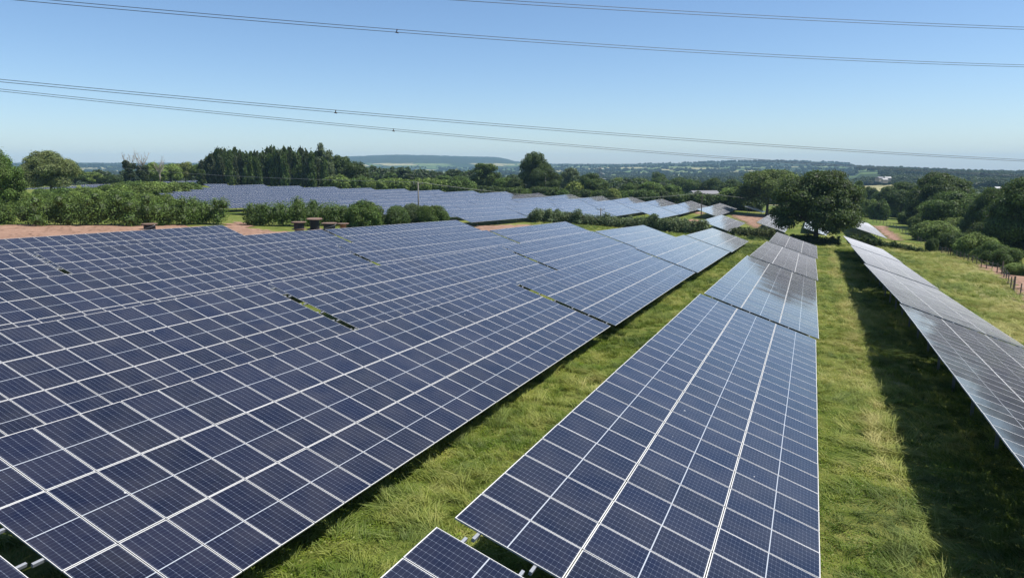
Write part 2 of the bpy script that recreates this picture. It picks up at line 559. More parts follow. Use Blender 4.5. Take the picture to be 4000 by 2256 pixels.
SOILS = []
SOILS.append(drape('dirt_track', [(-500, 878), (0, 880), (540, 880), (868, 887), (905, 870), (962, 870), (985, 898), (1150, 908), (1150, 1010), (500, 1010), (-500, 1080)], 0.4))
SOILS.append(drape('dirt_track', [(1850, 884), (1950, 880), (2075, 878), (2090, 888), (2040, 900), (1860, 906)], 0.4))
SOILS.append(drape('dirt_track', [(2854, 838), (2999, 842), (2955, 869), (2970, 880), (2960, 894), (2941, 886), (2916, 869), (2873, 851)], 0.5))
SOILS.append(drape('dirt_track', [(2690, 858), (2735, 858), (2740, 866), (2757, 874), (2728, 881), (2680, 862)], 0.4))
SOILS.append(drape('dirt_track', [(2706, 824), (2751, 832), (2733, 838), (2712, 833)], 0.5))
SOILS.append(drape('dirt_track', [(3412, 882), (3473, 885), (3458, 894), (3500, 916), (3520, 940), (3484, 938), (3450, 915)], 0.5))
SOILS.append(drape('dirt_track', [(3815, 1032), (3880, 1038), (3935, 1046), (4010, 1075), (4500, 1190), (4500, 1420), (4150, 1290), (3985, 1165), (3955, 1110), (3905, 1075), (3835, 1052)], 0.35))


# ------------------------------------------------------------------ solar tables
MW, ML = 1.155, 2.298          # module pitch along and up the table


def module_mesh():
    w, l, t = 1.133, 2.278, 0.035
    mb_v = []
    W2, L2 = w / 2, l / 2
    v = [(-W2, -L2, 0), (W2, -L2, 0), (W2, L2, 0), (-W2, L2, 0), (-W2, -L2, -t), (W2, -L2, -t), (W2, L2, -t), (-W2, L2, -t)]
    f = np.array([(0, 1, 2, 3), (7, 6, 5, 4), (0, 4, 5, 1), (1, 5, 6, 2), (2, 6, 7, 3), (3, 7, 4, 0)])
    u0, v0 = (MW - w) / 2 / MW, (ML - l) / 2 / ML
    top = [(u0, v0), (1 - u0, v0), (1 - u0, 1 - v0), (u0, 1 - v0)]
    uv = top + [(0, 0)] * 20
    return mesh_from('solar_module', v, f, [M_MOD, M_BACK, M_ALU], [0, 1, 2, 2, 2, 2], uvs=uv)


MODULE = module_mesh()
DROOP = 0.03


def frame_axes(p0, p1):
    """row direction, up-slope direction and normal of a table from its two high corners"""
    r = np.array(p1) - np.array(p0)
    L = np.linalg.norm(r)
    r = r / L
    c = CV - r * (CV @ r) * 0.0
    c = c / np.linalg.norm(c)
    nrm = np.cross(c, r)
    if nrm[2] < 0:
        nrm = -nrm
    nrm /= np.linalg.norm(nrm)
    return r, c, nrm, L


def mat4(X, Y, Z, o):
    return Matrix(((X[0], Y[0], Z[0], o[0]), (X[1], Y[1], Z[1], o[1]), (X[2], Y[2], Z[2], o[2]), (0, 0, 0, 1)))


def supports(root, p0, r, c, nrm, L, T, detail):
    """posts, rafters and purlins below the modules; coordinates go to the root's space through T"""
    Ti = np.array(T.inverted())

    def loc(p):
        p = np.append(np.array(p, float), 1)
        return (Ti @ p)[:3]
    vz = Ti[:3, :3] @ np.array([0, 0, 1.0])
    n_bay = max(2, int(round(L / 4.4)))
    purl = [0.55, 1.75, 2.85, 4.05, 5.15, 6.35]
    for q in purl:
        a0 = loc(np.array(p0) + c * q - nrm * 0.075 - r * 0.21)
        a1 = loc(np.array(p0) + c * q - nrm * 0.075 + r * (L + 0.21))
        MB().box((a0 + a1) / 2, np.linalg.norm(a1 - a0), 0.06, 0.075, mi=0).build('purlin', M_ALU, root)
    for k in range(n_bay):
        s = (k + 0.5) * L / n_bay
        raf = MB()
        b0 = loc(np.array(p0) + r * s + c * 0.35 - nrm * 0.17)
        b1 = loc(np.array(p0) + r * s + c * 6.5 - nrm * 0.17)
        raf.box((b0 + b1) / 2, 0.06, np.linalg.norm(b1 - b0), 0.11)
        raf.build('rafter', M_STEEL, root)
        for q in (2.1, 5.3):
            top = np.array(p0) + r * s + c * q - nrm * 0.2
            g = gz(top[0], top[1]) - 0.3
            h = top[2] - g
            cc = loc(top - np.array([0, 0, h / 2]))
            X = Ti[:3, :3] @ np.array([HR[0], HR[1], 0])
            Y = Ti[:3, :3] @ np.array([HC[0], HC[1], 0])
            MB().box(cc, 0.07, 0.12, h, ax=(X, Y, vz)).build('post', M_STEEL, root)


def table(p0, p1, nmod, label, group, detail):
    """p0, p1: high corners (near and far end) in world space"""
    r, c, nrm, L = frame_axes(p0, p1)
    T = mat4(r, -c, nrm, p0)      # x along the row, y up the slope, z normal
    root = link('solar_table', None, label=label, cat='solar table', group=group)
    root.matrix_world = T
    px = L / nmod
    if detail == 2:
        for i in range(nmod):
            for j in range(3):
                o = link('solar_module', MODULE, root)
                o.location = ((i + 0.5) * px + random.uniform(-.002, .002), -(j + 0.5) * ML + random.uniform(-.003, .003), random.uniform(-.002, .002))
                o.rotation_euler = (R(random.gauss(0, .16)), R(random.gauss(0, .22)), math.pi)
                o.scale = (px / MW, 1, 1)
    else:
        # one surface; every module a face of its own with a tiny tilt of its own
        V, Fc, UV = [], [], []
        for i in range(nmod):
            for j in range(3):
                x0, x1 = i * px, (i + 1) * px
                y0, y1 = -(j + 1) * ML, -j * ML
                tj = .0014 if detail else .0006
                t1, t2 = random.gauss(0, tj), random.gauss(0, tj)
                q = []
                for (x, y) in ((x0, y0), (x1, y0), (x1, y1), (x0, y1)):
                    q.append((x, y, t1 * (x - (x0 + x1) / 2) + t2 * (y - (y0 + y1) / 2)))
                k = len(V)
                V += q
                Fc.append((k, k + 1, k + 2, k + 3))
                UV += [(i, -j - 1 + 3), (i + 1, -j - 1 + 3), (i + 1, -j + 3), (i, -j + 3)]
        # underside and rim
        k = len(V)
        W_ = 3 * ML
        V += [(0, 0, -.012), (L, 0, -.012), (L, -W_, -.012), (0, -W_, -.012), (0, 0, -.05), (L, 0, -.05), (L, -W_, -.05), (0, -W_, -.05)]
        rim = [(k, k + 1, k + 5, k + 4), (k + 1, k + 2, k + 6, k + 5), (k + 2, k + 3, k + 7, k + 6), (k + 3, k, k + 4, k + 7), (k + 4, k + 5, k + 6, k + 7)]
        n0 = len(Fc)
        Fc += rim
        UV += [(0.5, 0.3)] * 20
        me = mesh_from('module_surface', V, Fc, [M_MOD, M_ALU, M_BACK], [0] * n0 + [1] * 4 + [2], uvs=UV)
        link('module_surface', me, root)
    if detail >= 1:
        supports(root, p0, r, c, nrm, L, T, detail)
    else:
        Ti = np.array(T.inverted())
        mb = MB()
        for k in range(max(2, int(L / 8))):
            s = (k + 0.5) * L / max(2, int(L / 8))
            for q in (1.0, 5.6):
                top = np.array(p0) + r * s + c * q - nrm * 0.05
                g = gz(top[0], top[1]) - 0.3
                t_ = (Ti @ np.append(top, 1))[:3]
                b_ = (Ti @ np.append([top[0], top[1], g], 1))[:3]
                mb.tube([b_, t_], 0.06, 4)
        mb.build('support_frame', M_STEEL, root)
    return root


ROWS = {   # b, [(a0, z0), ...] high edge nodes from the camera end to the far end, modules per table
    'R2': (5.02, [(14.6, 2.55), (46.15, 1.56), (77.85, -0.11), (109.5, -1.50), (139.0, -2.85)], 27),
    'R1': (-5.87, [(-21.1, 3.75), (10.75, 2.97), (42.6, 1.95), (74.2, 0.58), (105.9, -1.08), (130.2, -1.81)], 27),
    'L0': (-17.12, [(-23.9, 4.05), (7.75, 3.32), (39.95, 2.26), (71.7, 1.06), (102.9, -0.34), (132.8, -1.74)], 27),
    'L1': (-28.2, [(-1.5, 3.78), (30.1, 2.98), (62.3, 1.73), (93.8, 0.57), (125.0, -0.98)], 27),
    'L2': (-39.4, [(-12.3, 4.25), (19.2, 3.56), (50.8, 2.62), (83.0, 1.20), (114.1, 0.10)], 27),
    'L3': (-50.5, [(-0.3, 4.15), (31.3, 3.56), (63.3, 2.53), (95.0, 1.35)], 27),
    'L4': (-61.65, [(-3.9, 4.3), (27.8, 3.8), (59.4, 2.92)], 27),
}
ROWNAME = {'R2': 'row beyond the wide shaded grass lane, beside the hay field', 'R1': 'row between the two grass lanes',
           'L0': 'first row beyond the narrow grass lane', 'L1': 'second row beyond the narrow grass lane',
           'L2': 'third row beyond the narrow grass lane', 'L3': 'fourth row beyond the narrow grass lane',
           'L4': 'last row before the red headland'}
for key, (b, nodes, nm) in ROWS.items():
    nT = len(nodes) - 1
    for k in range(nT):
        (a0, z0), (a1, z1) = nodes[k], nodes[k + 1]
        last = k == nT - 1
        L = a1 - a0
        g = 0.0 if last else 0.46
        f = (L - g) / L
        s0 = (z1 - z0) / L
        p0 = ab(a0, b, z0)
        p1 = ab(a0 + L * f, b, z0 + (z1 - z0) * f)
        n = int(round((L - g) / MW))
        d = math.hypot(*(p0[:2] + p1[:2]) / 2)
        detail = 2 if d < 88 else 1
        if key == 'L3' and k == 0 or key == 'L2' and k == 0:
            detail = 1
        pos = ['nearest', 'second', 'third', 'fourth', 'fifth', 'sixth'][k]
        lab = ('%s table up, %s' % (ORD[k] if k else 'near-end', ROWNAME[key])) if k < nT - 1 else 'far-end table, %s' % ROWNAME[key]
        table(p0, p1, n, lab, 'tables of solar modules in long rows', detail)

FARROWS = []
far_ = [(235.2, -4.9), (204.8, -4.0), (292.6, -5.0), (290.1, -4.2), (287.0, -3.5), (283.1, -2.8), (277.2, -2.3), (271.6, -1.6), (265.0, -1.1),
        (257.1, -0.4), (250.4, 0.0), (243.0, 0.4), (235.5, 0.9), (229.1, 1.3), (221.5, 1.8), (214.7, 2.2), (207.7, 2.8), (200.3, 3.0)]
near_ = {0: (176.5, -3.7), 1: (163.9, -2.8), 2: (230.9, -4.1), 3: (197.4, -2.8), 4: (160.8, -1.1), 5: (124.1, 0.7), 12: (123.5, 3.0),
         13: (137.1, 2.8), 14: (153.0, 2.7), 15: (167.8, 2.7), 16: (181.1, 2.8), 17: (189.5, 3.2)}
START = {6: 118.0, 7: 118.0, 8: 118.0, 9: 112.0, 10: 112.0, 11: 118.0}


def far_z(k, a):
    b = -12.9 - 11.3 * k
    p = HR * a + HC * b
    return gz(p[0], p[1]) + 2.95


FARLAB = {0: 'table of the short row beside the big oak', 1: 'table of the short row in front of the red soil patch'}
for k in range(18):
    b = -12.9 - 11.3 * k
    aF, zF = far_[k]
    aN, zN = near_.get(k, (START.get(k, 120.0), None))
    if zN is None:
        zN = far_z(k, aN)
    nt_ = max(1, int(round((aF - aN) / 31.65)))
    rng_lab = FARLAB.get(k, 'table of the %s row of the distant array counted from the hedge' % ORD[k - 1] if k > 1 else '')
    prev = (aN, zN)
    for t in range(nt_):
        f1 = (t + 1) / nt_
        a1 = aN + (aF - aN) * f1
        a0 = aN + (aF - aN) * t / nt_

        def zz(a):
            f = (a - aN) / (aF - aN)
            lin = zN + (zF - zN) * f
            g = far_z(k, a)
            g0, g1 = far_z(k, aN), far_z(k, aF)
            return lin + (g - (g0 + (g1 - g0) * f))
        z0, z1 = zz(a0), zz(a1)
        p0, p1 = ab(a0, b, z0), ab(a1 - 0.45 * (t < nt_ - 1), b, z1)
        lab = ('%s %s' % ('only' if nt_ == 1 else (ORD[t] if t < nt_ - 1 else 'far-end'), rng_lab))
        table(p0, p1, int(round((a1 - a0 - 0.4) / MW)), lab, 'tables of the distant array', 0)

# three tables seen round the oak and one lone short table
def solve_bz(px, py, a):
    d = ray(px, py)
    t = a / (HR @ d[:2])
    return t * (HC @ d[:2]), CAMH + t * d[2]


table(ab(265.9, -23.9, -4.70), ab(281.0, -23.9, -5.08), 13, 'lone short table of modules standing apart behind the red soil', 'tables of the distant array', 0)
bl, zl = solve_bz(3245.4, 926, 196)
table(ab(196, bl - 6.54, zl + 2.17), ab(227, bl - 6.54, zl + 2.17 - 0.55), 27, 'table glimpsed under the big oak canopy behind its trunk', 'tables of the distant array', 0)
table(ab(227.5, bl - 6.54, zl + 2.17 - 0.56), ab(258, bl - 6.54, zl + 2.17 - 1.15), 27, 'farther table mostly hidden behind the big oak trunk', 'tables of the distant array', 0)
bl, zl = solve_bz(3466, 931.6, 185)
table(ab(185, bl - 6.54, zl + 2.17), ab(217, bl - 6.54, zl + 2.17 - 0.45), 27, 'near table of the pair on the fence side of the big oak', 'tables of the distant array', 0)
table(ab(217.4, bl - 6.54, zl + 2.17 - 0.46), ab(250, bl - 6.54, zl + 2.17 - 1.25), 27, 'farther table of the pair on the fence side of the big oak', 'tables of the distant array', 0)
# pale array far beyond the hedge, at the edge of the wood
k = 0
for b in (-262, -276, -290, -304, -318):
    for a in (150, 183, 216, 249):
        if a - 0.25 * (-b - 262) > 245:
            continue
        z = 1.6 + 0.012 * (a - 150) - 0.027 * (-b - 262) * 0.6
        P0 = ab(a + (-b - 262) * 0.7, b, z)
        P1 = ab(a + 31 + (-b - 262) * 0.7, b, z + 0.25)
        table(P0, P1, 27, '%s pale table of the array behind the hedge by the lone round tree' % ORD[k], 'pale tables beyond the hedge', 0)
        k += 1


# ------------------------------------------------------------------ foliage
def leaf_cloud(lobes, n_leaf, size, seed, flat=0.75, up=0.35, spike=0.0):
    """leaf clump faces over a set of lobes (centre, radii); returns verts, faces, tint"""
    g = np.random.default_rng(seed)
    Cn = np.array([l[0] for l in lobes], float)
    Rd = np.array([l[1] for l in lobes], float)
    area = (Rd[:, 0] * Rd[:, 2]) ** 1.0
    pick = g.choice(len(lobes), n_leaf, p=area / area.sum())
    d = g.normal(size=(n_leaf, 3))
    d /= np.linalg.norm(d, axis=1)[:, None]
    d[:, 2] += up * 0.4
    d /= np.linalg.norm(d, axis=1)[:, None]
    rad = 0.72 + 0.34 * g.random(n_leaf) ** 0.7
    rad = rad + (g.random(n_leaf) < 0.10) * g.random(n_leaf) * 0.38
    P = Cn[pick] + d * Rd[pick] * rad[:, None]
    # leaf clump orientation: mostly outward, jittered
    nn = d + g.normal(size=(n_leaf, 3)) * 0.55
    nn[:, 2] += up
    nn /= np.linalg.norm(nn, axis=1)[:, None]
    h = g.normal(size=(n_leaf, 3))
    u = np.cross(nn, h)
    u /= np.linalg.norm(u, axis=1)[:, None]
    w = np.cross(nn, u)
    s = size * (0.55 + 0.9 * g.random(n_leaf))[:, None]
    a, b = u * s * 0.5, w * s * flat * 0.5
    if spike:
        b = b + np.array([0, 0, 1.0]) * s * spike
    k = (0.7 + 0.6 * g.random((n_leaf, 4, 1)))
    q = np.stack([P - a * k[:, 0], P - b * k[:, 1], P + a * k[:, 2], P + b * k[:, 3]], 1)
    fold = nn * s * 0.14
    q[:, 0] -= fold
    q[:, 2] -= fold
    V = q.reshape(-1, 3)
    Fq = np.arange(n_leaf * 4).reshape(-1, 4)
    lobe_t = g.random(len(lobes))
    t = 0.30 * lobe_t[pick] + 0.70 * g.random(n_leaf) ** 1.3
    return V, Fq, np.repeat(t, 4)


def ico():
    p = (1 + 5 ** .5) / 2
    v = np.array([(-1, p, 0), (1, p, 0), (-1, -p, 0), (1, -p, 0), (0, -1, p), (0, 1, p), (0, -1, -p), (0, 1, -p), (p, 0, -1), (p, 0, 1), (-p, 0, -1), (-p, 0, 1)], float)
    v /= np.linalg.norm(v[0])
    f = np.array([(0, 11, 5), (0, 5, 1), (0, 1, 7), (0, 7, 10), (0, 10, 11), (1, 5, 9), (5, 11, 4), (11, 10, 2), (10, 7, 6), (7, 1, 8), (3, 9, 4), (3, 4, 2), (3, 2, 6), (3, 6, 8), (3, 8, 9), (4, 9, 5), (2, 4, 11), (6, 2, 10), (8, 6, 7), (9, 8, 1)])
    return v, f


IV, IF = ico()


def foliage_mesh(name, lobes, n_leaf, size, seed, core=0.62, **kw):
    V, Fq, T = leaf_cloud(lobes, n_leaf, size, seed, **kw)
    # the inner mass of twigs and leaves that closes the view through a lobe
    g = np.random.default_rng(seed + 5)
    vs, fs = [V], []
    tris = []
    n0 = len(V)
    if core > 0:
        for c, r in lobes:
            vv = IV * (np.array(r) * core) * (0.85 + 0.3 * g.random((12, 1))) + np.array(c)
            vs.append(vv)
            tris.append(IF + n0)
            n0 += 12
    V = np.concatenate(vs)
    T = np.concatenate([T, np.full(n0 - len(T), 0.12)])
    quads = [tuple(q) for q in Fq]
    me = bpy.data.meshes.new(name)
    loops = np.concatenate([Fq.ravel()] + [t.ravel() for t in tris]).astype(np.int32)
    nq, ntri = len(Fq), sum(len(t) for t in tris)
    me.vertices.add(len(V))
    me.vertices.foreach_set('co', V.astype(np.float32).ravel())
    me.loops.add(len(loops))
    me.loops.foreach_set('vertex_index', loops)
    me.polygons.add(nq + ntri)
    st = np.concatenate([np.arange(nq) * 4, nq * 4 + np.arange(ntri) * 3]).astype(np.int32)
    me.polygons.foreach_set('loop_start', st)
    me.update(calc_edges=True)
    me.polygons.foreach_set('use_smooth', np.zeros(nq + ntri, dtype=bool))
    me.materials.append(M_LEAF)
    A = me.attributes.new('tint', 'FLOAT', 'POINT')
    A.data.foreach_set('value', T.astype(np.float32))
    return me


def crown_lobes(kind, seed):
    """unit tree: height 1, trunk at the origin; radii as fractions of the height"""
    g = np.random.default_rng(seed)
    L = []
    if kind == 'round':        # broad round headed deciduous tree
        for i in range(30):
            th, ph = g.random() * 2 * math.pi, math.acos(1 - 1.55 * g.random())
            r = 0.30 + 0.05 * g.random()
            c = (r * 1.15 * math.sin(ph) * math.cos(th), r * 1.15 * math.sin(ph) * math.sin(th), 0.50 + 0.36 * math.cos(ph))
            s = 0.10 + 0.06 * g.random()
            L.append((c, (s * 1.15, s * 1.15, s * 0.85)))
        L.append(((0, 0, 0.52), (0.27, 0.27, 0.27)))
    elif kind == 'oak':        # very wide crown, low skirts
        for i in range(62):
            th, ph = g.random() * 2 * math.pi, math.acos(1 - 1.58 * g.random())
            c = (0.46 * math.sin(ph) * math.cos(th), 0.46 * math.sin(ph) * math.sin(th), 0.49 + 0.44 * math.cos(ph) - 0.05 * g.random())
            s = 0.070 + 0.055 * g.random()
            L.append((c, (s * 1.35, s * 1.35, s * 0.8)))
        for i in range(10):
            th = g.random() * 2 * math.pi
            c = (0.25 * math.cos(th), 0.25 * math.sin(th), 0.42 + 0.36 * g.random())
            L.append((c, (0.16, 0.16, 0.12)))
        L.append(((0, 0, 0.56), (0.42, 0.42, 0.30)))
        L.append(((0, 0, 0.70), (0.34, 0.34, 0.22)))
    elif kind == 'poplar':     # narrow, many upright spires
        for i in range(26):
            th = g.random() * 2 * math.pi
            z = 0.10 + 0.82 * g.random()
            r = 0.13 * (1 - 0.55 * max(0, z - 0.4) / 0.6) * g.random() ** .5
            L.append(((r * math.cos(th), r * math.sin(th), z), (0.045 + 0.02 * g.random(), 0.045 + 0.02 * g.random(), 0.10 + 0.05 * g.random())))
        L.append(((0, 0, 0.5), (0.09, 0.09, 0.42)))
    elif kind == 'bush':       # low rounded shrub reaching the ground
        for i in range(20):
            th, ph = g.random() * 2 * math.pi, math.acos(1 - 1.0 * g.random())
            c = (0.48 * math.sin(ph) * math.cos(th), 0.48 * math.sin(ph) * math.sin(th), 0.34 + 0.42 * math.cos(ph))
            s = 0.16 + 0.10 * g.random()
            L.append((c, (s * 1.1, s * 1.1, s)))
        for i in range(7):
            th = i * 0.9
            L.append(((0.42 * math.cos(th), 0.42 * math.sin(th), 0.16), (0.22, 0.22, 0.2)))
        L.append(((0, 0, 0.35), (0.42, 0.42, 0.36)))
    elif kind == 'tall':       # upright oval, two humps
        for i in range(34):
            z = 0.22 + 0.72 * g.random()
            th = g.random() * 2 * math.pi
            w = 0.29 * math.sqrt(max(0.05, 1 - ((z - 0.5) / 0.52) ** 2))
            L.append(((w * math.cos(th), w * math.sin(th), z), (0.09 + 0.05 * g.random(), 0.09 + 0.05 * g.random(), 0.09 + 0.03 * g.random())))
        L.append(((0, 0, 0.52), (0.22, 0.22, 0.36)))
    elif kind == 'willow':
        for i in range(30):
            th = g.random() * 2 * math.pi
            r = 0.30 * g.random() ** .4
            z = 0.30 + 0.5 * (1 - (r / 0.30) ** 2) * g.random() + 0.1
            L.append(((r * math.cos(th), r * math.sin(th), z), (0.07, 0.07, 0.16)))
        L.append(((0, 0, 0.42), (0.25, 0.25, 0.36)))
    return L


PROTO = {}


def proto(kind, lod, var):
    key = (kind, lod, var)
    if key not in PROTO:
        nl = {'hi': 30000, 'mid': 7500, 'low': 1700}[lod]
        sz = {'hi': 0.022, 'mid': 0.041, 'low': 0.080}[lod]
        if kind == 'oak':
            nl, sz = int(nl * 1.5), sz
        if kind == 'bush':
            nl, sz = int(nl * 1.0), sz * 1.9
        kw = {}
        if kind == 'poplar':
            nl = int(nl * 0.6)
            kw = dict(spike=0.55)
        if kind == 'willow':
            kw = dict(spike=-0.45)
        me = foliage_mesh(kind + '_crown', crown_lobes(kind, 100 + var * 17 + hash_kind(kind)), nl, sz, 31 + var, **kw)
        tb = MB()
        g = np.random.default_rng(var + 3)
        hgt = 0.55 if kind != 'bush' else 0.3
        r0 = {'oak': 0.042, 'poplar': 0.016}.get(kind, 0.026)
        tb.tube([(0, 0, -0.03), (0, 0, 0.02), (0.004, 0.003, hgt * 0.5), (-0.003, 0.004, hgt)], [r0 * 1.5, r0 * 1.1, r0 * 0.85, r0 * 0.6], 9)
        for q in range(7):
            th = q * 0.9 + g.random()
            z0 = hgt * (0.35 + 0.08 * q)
            rr = 0.30 if kind not in ('poplar',) else 0.08
            tb.tube([(0, 0, z0), (rr * .45 * math.cos(th), rr * .45 * math.sin(th), z0 + 0.09), (rr * math.cos(th), rr * math.sin(th), z0 + 0.22)], [r0 * .5, r0 * .33, r0 * .12], 6)
        tm = mesh_from(kind + '_trunk', tb.v, tb.f, M_BARK, tb.m, smooth=True)
        PROTO[key] = (me, tm)
    return PROTO[key]


def hash_kind(k):
    return sum(ord(c) for c in k) % 97


BASEW = {'round': 0.88, 'oak': 1.12, 'poplar': 0.34, 'bush': 1.25, 'tall': 0.76, 'willow': 0.72}
DG = (0.054, 0.086, 0.020)
MG = (0.074, 0.118, 0.023)
LG = (0.125, 0.175, 0.038)
YG = (0.175, 0.205, 0.045)
OG = (0.048, 0.073, 0.019)
GG = (0.092, 0.122, 0.052)
TREE_NAME = {'round': 'broadleaf_tree', 'oak': 'oak_tree', 'poplar': 'poplar_tree', 'bush': 'bush', 'tall': 'broadleaf_tree', 'willow': 'willow_tree'}
TREE_CAT = {'round': 'tree', 'oak': 'oak tree', 'poplar': 'poplar tree', 'bush': 'bush', 'tall': 'tree', 'willow': 'willow tree'}


def tree_at(x, y, w, h, kind, lod, var, col, label, group=None, sink=0.0, rot=None):
    z = gz(x, y) - sink
    crown, trunk = proto(kind, lod, var)
    root = link(TREE_NAME[kind], None, label=label, cat=TREE_CAT[kind], group=group)
    root.location = (x, y, z)
    s = w / BASEW[kind]
    root.scale = (s, s, h)
    root.rotation_euler = (0, 0, random.random() * 6.28 if rot is None else rot)
    c = link('crown' if kind != 'bush' else 'foliage', crown, root)
    j = random.uniform(-.08, .08)
    c.color = (col[0] * (1 + j), col[1] * (1 + j * .6), col[2] * (1 + j), 1)
    link('trunk' if kind != 'bush' else 'stem', trunk, root)
    return root


def tree_px(xl, xr, ytop, D, kind, lod, var, col, label, group=None, **kw):
    """a tree D metres ahead that spans xl..xr and tops out at ytop in the photograph"""
    xc = (xl + xr) / 2
    d = ray(xc, ytop)
    t = D / d[1]
    x, y = t * d[0], D
    top = CAMH + t * d[2]
    g = gz(x, y)
    w = (xr - xl) / F * D
    return tree_at(x, y, w, max(1.2, top - g) * 1.06, kind, lod, var, col, label, group, **kw)


TL = 'trees of the wooded line behind the arrays'
